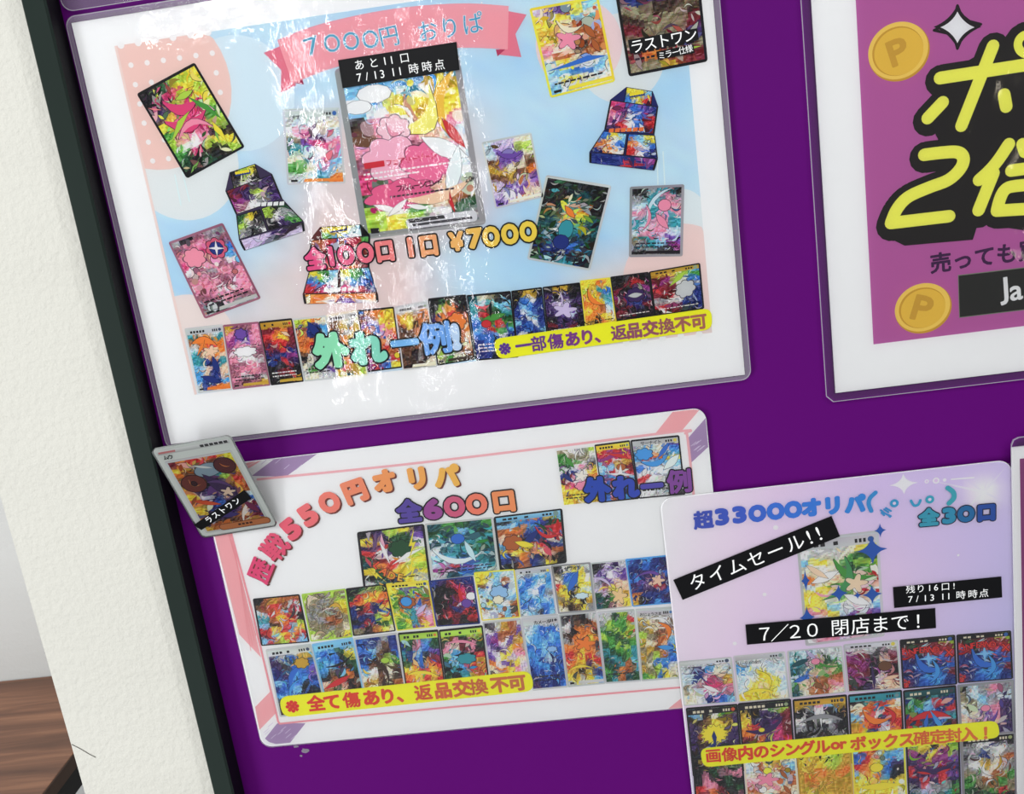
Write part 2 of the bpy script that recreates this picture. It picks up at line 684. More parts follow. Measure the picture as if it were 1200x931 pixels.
def card(root, Y, quad, grid, seed, border='s', style='stlc', n=46, head='s', foot='s', name=None, rows=0,
         feature=(), label=None, part='printed_card', title=None, art=None, lines_col=None, big=1.0, outline=0.5):
    """a printed picture of a trading card; quad = TL, TR, BR, BL in photograph pixels"""
    A = art or Art(Y)
    own = art is None
    q = [A.P(*p) if own else p for p in quad]
    rng = random.Random(seed)
    W_ = math.hypot(q[1][0] - q[0][0], q[1][1] - q[0][1])
    H_ = math.hypot(q[3][0] - q[0][0], q[3][1] - q[0][1])
    g = grid.split('/')

    def uv(u, v):
        a = (q[0][0] + (q[1][0] - q[0][0]) * u, q[0][1] + (q[1][1] - q[0][1]) * u)
        b = (q[3][0] + (q[2][0] - q[3][0]) * u, q[3][1] + (q[2][1] - q[3][1]) * u)
        return (a[0] + (b[0] - a[0]) * v, a[1] + (b[1] - a[1]) * v)

    # body with rounded corners
    rr = 0.035
    body = []
    for cu, cv, a0 in ((0, 0, 180), (1, 0, 270), (1, 1, 0), (0, 1, 90)):
        for k in range(4):
            t = math.radians(a0 + 30 * k)
            ru, rv = rr, rr * W_ / H_
            body.append((cu + (ru if cu == 0 else -ru) + ru * math.cos(t), cv + (rv if cv == 0 else -rv) + rv * math.sin(t)))
    bc = PAL[border]
    A.poly([uv(*p) for p in body], [jit(rng, bc, 14) for _ in body])
    mu, mt, mb = 0.035, 0.03, 0.025
    if border == 'g':
        mu, mt, mb = 0.05, 0.035, 0.035

    def iu(u, v):
        return uv(mu + (1 - 2 * mu) * u, mt + (1 - mt - mb) * v)
    ph = [rng.uniform(0, 6.28) for _ in range(8)]
    nr, nc = len(g), len(g[0])
    mu_, mv_ = (34, 47) if W_ < 0.05 else (44, 62)
    A.up()
    pts, cols, faces = [], [], []
    for j in range(mv_):
        for i in range(mu_):
            u, v = (i + .5) / mu_, (j + .5) / mv_
            x = u * nc + .38 * math.sin(7 * v + ph[0]) + .22 * math.sin(15 * v + 9 * u + ph[1]) + .15 * math.sin(31 * u + ph[2])
            y = v * nr + .38 * math.sin(6 * u + ph[3]) + .24 * math.sin(13 * u - 11 * v + ph[4]) + .15 * math.sin(27 * v + ph[5])
            c0 = PAL[g[max(0, min(nr - 1, int(y)))][max(0, min(nc - 1, int(x)))]]
            c = mixc(c0, grid_color(g, u, v), 0.35)
            sh = 20 * math.sin(9 * x + 5 * y + ph[6]) + 16 * math.sin(17 * y - 6 * x + ph[7])
            c = tuple(max(0, min(255, k + sh + rng.uniform(-9, 9))) for k in c)
            b0 = len(pts)
            pts += [iu(i / mu_, j / mv_), iu((i + 1) / mu_, j / mv_), iu((i + 1) / mu_, (j + 1) / mv_), iu(i / mu_, (j + 1) / mv_)]
            cols += [alb(c)] * 4
            faces.append((b0, b0 + 1, b0 + 2, b0 + 3))
    A.add(pts, faces, cols)
    iw, ih = W_ * (1 - 2 * mu), H_ * (1 - mt - mb)

    def blob(pts, u, v, size, rot, col, asp=1.0, edge=None, up=True):
        def place(k):
            o = []
            for x, y in pts:
                x, y = x * size * k, y * size * k * asp
                X = x * math.cos(rot) - y * math.sin(rot)
                Yv = x * math.sin(rot) + y * math.cos(rot)
                o.append(iu(max(0, min(1, u + X)), max(0, min(1, v + Yv * iw / ih))))
            return o
        if edge:
            A.poly(place(1.0 + min(0.045, 0.0007 / iw) / max(0.04, size)), edge)
        A.poly(place(1.0), col)
    flow = rng.uniform(0, math.pi)
    n = int(n * 2.0)
    for i in range(n):
        u, v = rng.random(), rng.random()
        t = (1 - i / n)
        s = (0.035 + 0.15 * t * t * rng.random() + 0.03 * rng.random()) * big
        near = grid_color(g, max(0, min(1, u + rng.gauss(0, .16))), max(0, min(1, v + rng.gauss(0, .13))))
        col = jit(rng, near, 48)
        if rng.random() < 0.16:
            col = mixc(col, (250, 248, 240), 0.6)
        e = mixc(col, (12, 10, 22), 0.75) if s > 0.07 and rng.random() < outline else None
        k = rng.choice(style)
        blob(shape(k, rng), u, v, s, flow + rng.gauss(0, 0.7), col, rng.uniform(0.6, 1.2), e)
    for f in feature:
        k, u, v, s, asp, rot, c = f[:7]
        c = PAL[c] if isinstance(c, str) else c
        blob(shape(k, rng) if k != 'O' else [(math.cos(x * math.pi / 12), math.sin(x * math.pi / 12)) for x in range(24)],
             u, v, s, math.radians(rot), c, asp, mixc(c, (15, 10, 25), 0.7) if len(f) < 8 else f[7])
    # title bar
    if head:
        hc = PAL[head]
        A.poly([iu(0, 0), iu(1, 0), iu(1, 0.085), iu(0, 0.085)], [jit(rng, hc, 20) for _ in range(4)])
        tc = (30, 28, 30) if sum(hc) > 330 else (225, 215, 190)
        if not title:
            for k in range(5):
                x0 = 0.10 + k * 0.085
                if rng.random() < .85:
                    A.poly([iu(x0, 0.028), iu(x0 + 0.06, 0.026), iu(x0 + 0.062, 0.062), iu(x0, 0.064)], tc)
        A.disc(iu(0.93, 0.043), iw * 0.042, ramp([PAL['r'], PAL['y'], PAL['b'], PAL['K']], rng.random()), 10)
        for k in range(3):
            A.poly([iu(.72 + k * .055, .026), iu(.755 + k * .055, .026), iu(.755 + k * .055, .064), iu(.72 + k * .055, .064)], tc)
    # rules text, too small to read
    lc = lines_col or (40, 34, 40)
    for r_ in range(rows):
        v = 0.93 - 0.055 * (rows - r_)
        u = 0.08
        while u < 0.86:
            L = rng.uniform(0.03, 0.11)
            A.poly([iu(u, v), iu(u + L, v), iu(u + L, v + 0.020), iu(u, v + 0.020)], jit(rng, lc, 20))
            u += L + rng.uniform(0.015, 0.03)
    if foot:
        fc = PAL[foot]
        A.poly([iu(0.30, 0.945), iu(1, 0.945), iu(1, 0.99), iu(0.27, 0.99)], [jit(rng, fc, 18) for _ in range(4)])
        A.poly([iu(0.04, 0.955), iu(0.16, 0.955), iu(0.16, 0.985), iu(0.04, 0.985)], (30, 28, 30))
    if title:
        tx, tcol, tu, tv, ts, tb = title
        c0 = iu(tu, tv)
        ang = math.atan2(q[1][1] - q[0][1], q[1][0] - q[0][0])
        A.up(2)
        for k, ch in enumerate(tx):
            put(A, ch, (c0[0] + k * ts * iw * 0.92 * math.cos(ang), c0[1] + k * ts * iw * 0.92 * math.sin(ang)),
                ts * iw, ang, tcol, tb, up=False)
    if own:
        return A.build(part, root, label)
    return A


# ------------------------------------------------------------------ the setting
def box(name, x0, x1, y0, y1, z0, z1, m, parent=None, bev=0.0):
    V = [(x, y, z) for x in (x0, x1) for y in (y0, y1) for z in (z0, z1)]
    F = [(0, 1, 3, 2), (4, 6, 7, 5), (0, 4, 5, 1), (2, 3, 7, 6), (0, 2, 6, 4), (1, 5, 7, 3)]
    o = link(name, V, F, m, parent)
    if bev:
        b = o.modifiers.new('bevel', 'BEVEL')
        b.width, b.segments = bev, 3
    return o


WALL_Y = 0.012
_pl = at(0, 573, WALL_Y).x * 0.5 + at(98, 931, WALL_Y).x * 0.5
FLOOR_Z = -1.55
for nm, args, m in (('wall_right', (_pl, 1.6, WALL_Y, 0.60, FLOOR_Z, 1.9), PILLAR),
                    ('wall_back', (-2.6, _pl, 0.60, 0.72, FLOOR_Z, 1.9), BACKW),
                    ('floor', (-2.6, 1.6, -2.2, 0.72, FLOOR_Z - 0.05, FLOOR_Z), FLOORM)):
    o = box(nm, *args, m, None, 0.004 if nm == 'wall_right' else 0.0)
    if nm == 'wall_right':                       # shade beside the board shaped in: the face slopes back
        yb, yd = WALL_Y, WALL_Y + 0.0022
        P = [(_pl, yb), (-0.047, yb), (-0.030, yd), (1.6, yd), (1.6, 0.60), (_pl, 0.60)]
        bpy.data.objects.remove(o)
        V = [(x, y, z) for z in (FLOOR_Z, 1.9) for x, y in P]
        F = [(5, 4, 3, 2, 1, 0), (6, 7, 8, 9, 10, 11)] + [(i, (i + 1) % 6, 6 + (i + 1) % 6, 6 + i) for i in range(6)]
        o = link(nm, V, F, m)
    o['kind'] = 'structure'

# ------------------------------------------------------------------ side table in the left corner
TZ = at(30, 795, 0.6).z
tx = 0.5 * (at_z(85.5, 881, TZ).x + at_z(53, 931, TZ).x)
tb = empty('side_table', (tx - 0.5, 0.35, FLOOR_Z),
           'dark brown wood-grain table with black metal frame behind the cream pillar', 'table')
box('tabletop', tx - 1.1, tx - 0.001, 0.03, 0.598, TZ - 0.018, TZ, WOOD, tb, 0.0012)
o = box('edge_band', tx - 0.001, tx + 0.0012, 0.03, 0.598, TZ - 0.0175, TZ - 0.0005, WOODEDGE, tb)
o['label'] = 'darker brown edge strip'
box('apron', tx - 1.07, tx - 0.004, 0.055, 0.575, TZ - 0.050, TZ - 0.0182, BLACKM, tb, 0.002)
for lx in (tx - 1.07, tx - 0.044):
    for ly in (0.055, 0.535):
        box('leg', lx, lx + 0.04, ly, ly + 0.04, FLOOR_Z, TZ - 0.0505, BLACKM, tb, 0.002)

# ------------------------------------------------------------------ notice board
X0, X1, Z0, Z1 = -0.0046, 0.92, -0.92, 0.34
bd = empty('notice_board', ((X0 + X1) / 2, 0, Z0),
           'purple notice board in a dark green frame on the cream wall', 'notice board')
box('board_panel', X0 - 0.006, X1 + 0.006, 0.0, 0.0118, Z0 - 0.006, Z1 + 0.006, PURPLE, bd)
FW = 0.0160


def rail(nm, horiz, inner, sgn, a, b):
    prof = [(FW, 0.0118), (FW, -0.0193), (FW - 0.0007, -0.020), (0.0014, -0.020), (0.0, -0.0186), (0.0, -0.0002), (0.0062, -0.0002), (0.0062, 0.0118)]
    V = []
    for e, s in ((a, -1), (b, 1)):
        for d, y in prof:
            t = e + s * d                       # mitred ends
            p = inner + sgn * d
            V.append((t, y, p) if horiz else (p, y, t))
    n = len(prof)
    F = [tuple(range(n)), tuple(range(2 * n - 1, n - 1, -1))] + [(i, n + i, n + (i + 1) % n, (i + 1) % n) for i in range(n)]
    return link(nm, V, F, [FRAME, INNER_SHADE], bd, midx=[0, 0] + [1 if i in (4, 5) else 0 for i in range(n)])


rail('frame_rail', False, X0, -1, Z0, Z1)
rail('frame_rail', False, X1, 1, Z0, Z1)
rail('frame_rail', True, Z0, -1, X0, X1)
rail('frame_rail', True, Z1, 1, X0, X1)

bd.rotation_euler = (0, 0.0042, 0)           # hung a hair out of true
bd.location.x += Z0 * 0.0042

# scraps left on the board and a hair on the wall
_p, _q = at(347, 875), at(358, 880)
V, F = [], []
rng = random.Random(4)
for c, r_, ry in ((_p, 0.0026, 0.0012), (_q, 0.0032, 0.0027), (at(353, 886), 0.0014, 0.0012)):
    b = len(V)
    V += [(c.x + r_ * rng.uniform(.7, 1.1) * math.cos(i * math.pi / 6), -0.0003, c.z + ry * rng.uniform(.6, 1.1) * math.sin(i * math.pi / 6)) for i in range(12)]
    F.append(tuple(range(b, b + 12)))
o = link('tape_residue', V, F, film_material('dusty_adhesive', 0.22, 0.5, 2.0, 0.2))
o['label'] = 'small whitish scraps of old tape stuck on the purple board near the poster corner'
o['category'] = 'tape'
V, F = [], []
hp = smooth_path([(84, 873), (94, 878), (104, 884), (112, 888)])
for i, q in enumerate(hp):
    v = at(*q, WALL_Y - 0.0004)
    for k in range(6):
        V.append((v.x, v.y + 0.00028 * math.cos(k * math.pi / 3), v.z + 0.00028 * math.sin(k * math.pi / 3)))
    if i:
        F += [((i - 1) * 6 + k, (i - 1) * 6 + (k + 1) % 6, i * 6 + (k + 1) % 6, i * 6 + k) for k in range(6)]
o = link('hair_strand', V, F, HAIRM)
o['label'] = 'single dark hair clinging to the cream wall above the table corner'
o['category'] = 'hair'


# ------------------------------------------------------------------ poster helpers
def rq(A, quad, rpx, n=5):
    """rounded quad from photograph pixels"""
    P = [A.P(*q) for q in quad]
    r = rpx * A.mpp(*quad[0])
    out = []
    for i in range(4):
        p, a, b = Vector(P[i]), Vector(P[i - 1]), Vector(P[(i + 1) % 4])
        da, db = (a - p).normalized(), (b - p).normalized()
        s, e = p + da * r, p + db * r
        for k in range(n + 1):
            t = k / n
            v = s * (1 - t) ** 2 + p * 2 * t * (1 - t) + e * t * t
            out.append((v.x, v.y))
    return out


def notice_strip(root, Y, quad, rpx, text, p0, p1, size, cols, bold, gaps=None):
    A = Art(Y)
    A.poly(rq(A, quad, rpx * 1.7), (255, 244, 36))
    st = A.build('notice_strip', root, 'yellow strip with rounded ends')
    T = Art(Y - 0.00006)
    pos = gaps or [i / (len(text) - 1) for i in range(len(text))]
    items = [(ch, p0[0] + (p1[0] - p0[0]) * t, p0[1] + (p1[1] - p0[1]) * t) for ch, t in zip(text, pos) if ch not in ' 　']
    pop(T, items, size, cols, bold)
    T.build('lettering', st)


def tape_label(root, Y, quad, rows, thick=0.00015, lab='black label with white lettering'):
    """rows: (text, first px, last px, size)"""
    P = [at(*q, Y) for q in quad]
    V = [(p.x, Y, p.z) for p in P] + [(p.x, Y + thick, p.z) for p in P]
    F = [(3, 2, 1, 0), (0, 1, 5, 4), (1, 2, 6, 5), (2, 3, 7, 6), (3, 0, 4, 7)]
    lb = link('tape_label', V, F, LABELM, root)
    lb['label'] = lab
    T = Art(Y - 0.00004)
    for row in rows:
        line(T, *row[:4], (232, 232, 228), 0.0, xs=row[4] if len(row) > 4 else None)
    T.build('lettering', lb)
    return lb


def sheet(root, x0, x1, z0, z1, Y, r=0.0, rs=None, back=0.0012, material=PAPER, name='paper'):
    o = rounded(x0, z0, x1, z1, r, 8, rs)
    slab(name, o, Y, Y + back, material, root)
    return o


BLACK = (20, 17, 22)

# ================================================================== largest poster
Y7 = -0.0030
px0, px1, pz0, pz1 = 0.0, 0.420, -0.297, 0.0
_a, _b2 = at(83.5, 27, Y7), at(873, 439.5, Y7)
px0, pz1, px1, pz0 = _a.x, _a.z, _b2.x, _b2.z
p7 = empty('laminated_poster', ((px0 + px1) / 2, Y7, pz0),
           'large sky blue laminated poster with pink ribbon headline at the upper left', 'poster')
sheet(p7, px0, px1, pz0, pz1, Y7)
film(p7, rounded(px0 - 0.0034, pz0 - 0.0034, px1 + 0.0042, pz1 + 0.0042, 0.007), (px0, px1, pz0, pz1), Y7 - 0.0013, FILM, MARGIN_HAZY)

# printed sky
A = Art(Y7 - 0.00003)
SKYQ = [(134, 54), (797, -45), (834.5, 390), (228, 463)]
sq = [A.P(*p) for p in SKYQ]


def sky_uv(u, v):
    u, v = max(0, min(1, u)), max(0, min(1, v))
    a = (sq[0][0] + (sq[1][0] - sq[0][0]) * u, sq[0][1] + (sq[1][1] - sq[0][1]) * u)
    b = (sq[3][0] + (sq[2][0] - sq[3][0]) * u, sq[3][1] + (sq[2][1] - sq[3][1]) * u)
    return (a[0] + (b[0] - a[0]) * v, a[1] + (b[1] - a[1]) * v)


rng = random.Random(7)
SKG = ['aiiaaiii', 'iaiiiaai', 'aicfciia', 'iacffiai', 'aifcfaii', 'acffiaai', 'ccffiacf', 'cfcaaicf']
SKP = dict(a=(174, 209, 232), i=(190, 216, 231), c=(214, 209, 210), f=(220, 201, 199))


def sky_col(u, v):
    x, y = max(0, min(7, u * 8 - .5)), max(0, min(7, v * 8 - .5))
    i, j = min(int(x), 6), min(int(y), 6)
    fx, fy = x - i, y - j
    c = mixc(mixc(SKP[SKG[j][i]], SKP[SKG[j][i + 1]], fx), mixc(SKP[SKG[j + 1][i]], SKP[SKG[j + 1][i + 1]], fx), fy)
    return jit(rng, c, 3)


A.grid(sky_uv, sky_col, 44, 32)
SW = math.hypot(sq[1][0] - sq[0][0], sq[1][1] - sq[0][1])
SH = math.hypot(sq[3][0] - sq[0][0], sq[3][1] - sq[0][1])


def sky_disc(u, v, r, col, ry=None):
    pts = []
    for k in range(40):
        t = 2 * math.pi * k / 40
        pts.append(sky_uv(u + r * math.cos(t), v + (ry or r * SW / SH) * math.sin(t)))
    A.poly(pts, col)


sky_disc(0.075, 0.33, 0.105, (218, 222, 222))
sky_disc(0.205, 0.17, 0.10, (206, 222, 230))
sky_disc(0.05, 0.12, 0.145, (228, 196, 188))
sky_disc(0.885, 0.22, 0.075, (214, 220, 222))
sky_disc(0.815, 0.17, 0.075, (226, 204, 206))
sky_disc(0.96, 0.66, 0.05, (216, 224, 226))
sky_disc(0.95, 0.84, 0.105, (228, 204, 200))
sky_disc(0.02, 0.83, 0.085, (226, 214, 210))
sky_disc(0.10, 0.93, 0.17, (216, 222, 226), 0.12)
for k in range(36):                      # dots on the pink corner and bites along its edge
    i, j = k % 6, k // 6
    u, v = 0.022 + 0.030 * i, 0.055 + 0.052 * j
    if (u - 0.05) ** 2 + ((v - 0.12) * SH / SW) ** 2 < 0.0175:
        A.disc(sky_uv(u, v), 0.0018, (240, 236, 236), 12)
for k in range(6):
    A.disc(sky_uv(0.012 + 0.032 * k, -0.004), 0.0024, (231, 233, 237), 12)
for k in range(5):
    A.disc(sky_uv(0.84 + 0.034 * k, 1.003), 0.0024, (231, 233, 237), 12)
for k in range(10):                      # pale specks on the sky
    A.disc(sky_uv(rng.uniform(.2, .98), rng.uniform(0, .12)), rng.uniform(.0004, .001), (238, 242, 245), 8)
for a_, b_ in (((205, 205), (212, 240)), ((214, 202), (222, 236)), ((770, 178), (771, 216)), ((777, 178), (779, 216))):
    A.pstroke([a_, b_], 0.8, (214, 232, 240))
A.ppoly([(134, 54), (137, 54), (231, 462), (228, 463)], (228, 206, 200))
A.build('printed_background', p7, 'pale blue sky print with pink corners')

# ribbon
A = Art(Y7 - 0.00020)
A.ppoly([(309, 62), (329, 54), (347, 100), (329, 109), (329.5, 82)], (221, 122, 142))
A.ppoly([(595, 13), (617, 17), (604, 40), (611, 67), (584, 64)], (221, 122, 142))
A.ppoly([(343, 97), (354, 92), (356, 99)], (176, 58, 92))
A.ppoly([(581, 58), (592, 58), (583, 66)], (176, 58, 92))
top = smooth_path([(325, 47), (360, 33), (400, 22), (450, 12), (500, 6), (550, 4), (596, 7)], 4)
bot = smooth_path([(343, 98), (380, 83), (420, 72), (460, 64), (505, 58), (550, 56), (595, 58)], 4)
A.up()
tp, bp = [A.P(*p) for p in top], [A.P(*p) for p in bot]
A.add(tp + bp, [(i, i + 1, len(tp) + i + 1, len(tp) + i) for i in range(len(tp) - 1)], [alb((233, 158, 168))] * (2 * len(tp)))
rb = A.build('ribbon_banner', p7, 'pink curved ribbon banner')
T = Art(Y7 - 0.00024)
its = [('7', 366, 54, 14), ('0', 389, 50.5, 11), ('0', 411.5, 48, 9), ('0', 434, 46, 8), ('円', 456, 43, 8), ('お', 501, 37, 6), ('り', 527, 33, 5), ('ぱ', 554, 28, 6)]
pop(T, [(c, x, y, r + 3, 1.0 if c in '70' else .98) for c, x, y, r in its], 25, [(92, 174, 202), (70, 160, 196)], 0.0, 0.028, (238, 226, 232))
T.build('lettering', rb)

Y7c, Y7t = Y7 - 0.00024, Y7 - 0.0008
# the big centre card
BQ = [(391.5, 81), (537.5, 62), (570, 263), (425.5, 281)]
bigc = card(p7, Y7c, BQ, 'AAAAA/aAawY/wAyyy/awyYy/Npwfp/nppfi/ppdpw/dpPpi/PpPpw/PPPfi/EeEfO/lwewE/lylgg', 11, 'g', 'sc', 34, None, None,
            feature=(('c', .26, .14, .26, .5, 0, 'w'), ('c', .10, .21, .2, .5, 0, 'w'),
                     ('s', .75, .20, .34, .9, -60, 'y'), ('s', .88, .24, .30, .9, -75, (232, 190, 70)), ('s', .62, .30, .26, 1.1, -40, (246, 226, 120)),
                     ('l', .10, .42, .16, .8, 10, 'n'), ('k', .38, .37, .15, .85, 0, (236, 196, 206)), ('s', .38, .38, .08, 1.0, 30, (222, 150, 172)),
                     ('k', .35, .56, .30, .72, 8, (236, 176, 196)), ('k', .62, .60, .24, .8, 0, (226, 112, 156)), ('k', .34, .78, .33, .42, -5, (220, 96, 142)),
                     ('l', .80, .52, .22, .9, 30, (226, 230, 232)), ('l', .90, .44, .16, .7, 60, 'r'), ('l', .84, .68, .24, .7, -70, (222, 232, 234)),
                     ('s', .70, .80, .30, .7, -12, (244, 200, 170)),
                     ('l', .20, .855, .12, .6, 20, 'w'), ('l', .30, .86, .12, .6, -35, 'w'), ('l', .48, .87, .10, .6, 15, 'w'), ('t', .78, .87, .1, 1.0, 80, 'r')),
            label='large grey-edged card in the poster centre', outline=.35)
T = Art(Y7c - 0.0004)
T.poly([T.P(426, 191.5), T.P(450, 188), T.P(451, 195), T.P(427.5, 198.5)], (200, 44, 60))
line(T, 'フェアリーゾーン', (456, 191), (508, 182.5), 8.2, (206, 50, 84), 0.02)
line(T, 'フルムーンロンド', (468, 221), (515, 213.5), 8.4, (44, 34, 44), 0.02)
line(T, '20+', (546.5, 210.5), (556, 208.8), 8.5, (40, 34, 40), 0.02)
rng = random.Random(3)
for r_, (xa, ya, xb, yb) in enumerate(((426, 204, 552, 186), (427.5, 209.5, 490, 200.5), (457, 230, 530, 220), (480, 268, 548, 259))):
    x = xa
    while x < xb:
        L = rng.uniform(2, 5)
        y = ya + (yb - ya) * (x - xa) / (xb - xa)
        T.poly([T.P(x, y), T.P(x + L, y - L * .14), T.P(x + L, y - L * .14 + 2.2), T.P(x, y + 2.2)], (246, 232, 236) if r_ < 2 else (70, 60, 70))
        x += L + 1.4
T.poly(rq(T, [(475, 257), (558, 246), (560, 259), (478, 269)], 5), (206, 206, 210))
T.poly(rq(T, [(477, 257.5), (520, 252), (522, 256), (479, 262)], 2), (60, 58, 62))
T.poly(rq(T, [(483, 262.5), (553, 253.5), (554, 256.5), (484, 265.5)], 1), (70, 68, 74))
T.poly(rq(T, [(434, 268), (444, 267), (445, 273), (435, 274)], 1), BLACK)
T.build('lettering', bigc)

# loose cards
L7 = [
    ([(160, 110), (228, 73), (287, 172.5), (219, 209.5)], 'kEly/kPyl/VlPy/yPPl/ePPe/lpPl/ewpk/EPly/kEkl', 21, 'k', 'tls', 60, None, None, None, 0,
     (('s', .50, .30, .28, 1.1, 20, 'P'), ('l', .62, .22, .16, .8, 0, 'l'), ('s', .45, .48, .34, 1, 10, 'P'), ('s', .5, .58, .3, .8, 10, 'p'), ('t', .3, .5, .3, .6, 150, 'l'), ('t', .8, .45, .3, .6, 60, 'e'), ('t', .8, .75, .2, 1, 80, 'y')),
     'black-edged green and pink card'),
    ([(331, 128), (398, 126), (405, 215), (336.5, 217)], 'ssss/sicc/wpVi/DvPp/tiwp/cwpa/ecas/sito', 22, 's', 'stl', 46, 's', 'o', ('ミモザ', (40, 36, 40), .10, .085, .075, .02), 0, (), 'pale pastel card beside the centre card'),
    ([(564, 167), (622.5, 155), (637, 231), (580.5, 245)], 'ihhc/ivvl/nvvc/Yccn/nYno/hvhv/hwvd/vhoc', 23, 's', 'sl', 40, None, 'c', ('カトレア', (50, 40, 50), .10, .07, .085, .02), 0, (('s', .5, .24, .26, .8, 10, 'v'),), 'lilac and brown card with silver edge'),
    ([(620, 10), (701, -5), (721, 95.5), (645, 115)], 'hvya/yyac/ycOt/YfOO/ypcO/pcNO/fOcO/aycc/aaba/iyci/acic', 24, 'y', 'scl', 52, None, 'y', None, 1,
     (('f', .45, .40, .2, .9, 0, 'p'), ('s', .5, .26, .2, .8, 20, 'c'), ('l', .80, .36, .14, 1, 60, 'O'), ('l', .85, .54, .12, 1, 70, 'O'), ('t', .5, .69, .5, .35, 0, 'b')), 'yellow-edged brown and pink card'),
    ([(714, -48), (815, -70), (829.5, 72), (737, 90)], 'yrBk/rogB/BRVe/BVRl/DNND/NDDN/RDDR/DRDV/RoRD/DDYR', 25, 'k', 'stl', 50, None, None, None, 2, (('t', .72, .88, .26, .4, 0, 'l'),), 'dark red and blue card cut by the top edge'),
    ([(197, 284), (261, 261), (306, 350), (240, 374)], 'gkdg/dppd/ppPb/PfpA/wpdw/dgpd/pddp/ppdp/dpwp/ddpd/gkgg', 26, 'd', 'sc', 44, None, 's', ('イレイザーボール', (50, 30, 44), .30, .72, .068, .02), 2,
     (('k', .28, .26, .2, .9, 10, (238, 150, 170)), ('k', .72, .24, .19, 1, 0, (210, 90, 120)), ('c', .72, .24, .2, 1, 0, 'B'), ('x', .72, .24, .15, 1, 20, 'w')), 'pink and grey card at the lower left'),
    ([(640, 205), (717, 217.5), (691.5, 317.5), (617.5, 304)], 'kEkk/NkTk/kEEk/ktok/EoyE/TwlT/ETtT/ktTk/EBbT/kBBN/Ektk', 27, 's', 'stl', 110, None, None, None, 1, (('l', .48, .36, .13, 1, 40, 'o'), ('c', .48, .58, .2, 1.3, 0, 't'), ('c', .45, .74, .22, .9, 0, 'B')), 'dark green forest-toned card'),
    ([(738, 219), (802, 216), (800, 300.5), (737, 301.5)], 'kgtk/gtpg/itpp/pttp/ttpt/tipt/ippi/Dthv/gtam/kgKk', 28, 'g', 's', 44, None, 'k', None, 2, (('s', .5, .2, .4, .5, -50, 'i'), ('s', .3, .45, .26, .8, 100, 'p'), ('c', .66, .26, .22, .9, 0, 'p'), ('l', .62, .5, .2, .9, 50, 'p')), 'teal and pink card on the right'),
]
for q, g, sd, bo, st, n, hd, ft, ti, rw, fe, lb in L7:
    card(p7, Y7c, q, g, sd, bo, st, n, hd, ft, None, rw, fe, lb, title=ti)

# pictures of card boxes
BX = [('blue printed box of card packs', (26, 32, 96),
       [([(734, 102), (765, 107), (763, 132), (729, 128)], 'yya/byr/AbB', 'tls'), ([(715, 117), (771.5, 125), (767, 157.5), (708, 152)], 'PmbvB/pVwbr/VrwbR', 'tls'),
        ([(707, 153.5), (735, 156.5), (731.5, 182), (691, 178)], 'bya/owb/Bow', 'tls'), ([(736, 156.5), (767.5, 158.5), (771, 186), (732.5, 182)], 'bay/owb/rwB', 'tls')],
       [(690.5, 178.5), (771, 186.5), (767, 200), (690.5, 191)], 'BBBm/BBrB', (736, 151, 22, (240, 120, 60)), (746, 110.5, 18)),
      ('dark violet printed box of card packs', (56, 44, 76),
       [([(269, 202), (299, 192), (309, 222), (276, 232)], 'kly/Kwk/lKw', 'st'), ([(264, 224), (319, 204), (331, 233), (276.5, 252)], 'RVKV/mVlV/dwgV', 'st'),
        ([(277, 253), (305, 245), (314, 271), (280, 281)], 'Eyk/lwK/gkw', 'st'), ([(306, 244.5), (331.5, 235), (356, 259), (315, 270.5)], 'lkE/Kwg/kVe', 'st')],
       [(280, 282), (356, 260), (357.5, 271), (286, 294)], 'hhVK/hhKh', (313, 238, 20, (236, 230, 240)), (284, 202.5, 18)),
      ('orange printed box of card packs', (96, 40, 40),
       [([(375, 266), (423, 263), (428, 291), (378, 294)], 'yYya/eabw/rabe', 'tlc'), ([(363, 281), (434, 276), (433, 316), (364, 318)], 'Orbre/RPawr/mrPoR', 'tlc'),
        ([(362, 318), (397, 315.5), (397, 343.5), (355, 344.5)], 'yea/bAw/rPw', 'tlc'), ([(398, 315.5), (433, 313), (442.5, 342.5), (398, 343.5)], 'yea/wAb/PrB', 'tlc')],
       [(354.5, 345), (443, 343.5), (444, 354.5), (356.5, 356.5)], 'oooo/owvw', (400, 338, 20, (240, 238, 240)), (396, 269, 20))]
for k, (lb, body, quads, front, fg, capt, logo) in enumerate(BX):
    A = Art(Y7c)
    base = [quads[1][0][0], quads[0][0][0], quads[0][0][1], quads[1][0][1], quads[1][0][2], front[1], front[2], front[3], front[0], quads[1][0][3]]
    A.ppoly(base, body)
    for j, (q, g, st) in enumerate(quads + [(front, fg, 't')]):
        card(p7, 0, [A.P(*p) for p in q], g, 300 + k * 10 + j, 'k', st, 26 if j < 4 else 8, None, None, art=A, big=1.3, outline=.35)
    x, y, L, c = capt
    for i in range(6):
        A.poly([A.P(x - L + i * 7, y - i * .3), A.P(x - L + i * 7 + 5.5, y - .6 - i * .3), A.P(x - L + i * 7 + 5, y + 4 - i * .3), A.P(x - L + i * 7 - .6, y + 4.4 - i * .3)], c)
    x, y, L = logo
    A.ppoly([(x - L / 2, y - 1), (x + L / 2, y - 4), (x + L / 2 + 1, y + 1), (x - L / 2 + 1, y + 4)], (36, 58, 130))
    for i in range(6):
        A.disc(A.P(x - L / 2 + 2.2 + i * L / 6.6, y + .4 - i * .5), .0011, (244, 212, 50), 8)
    A.build('printed_box', p7, lb)

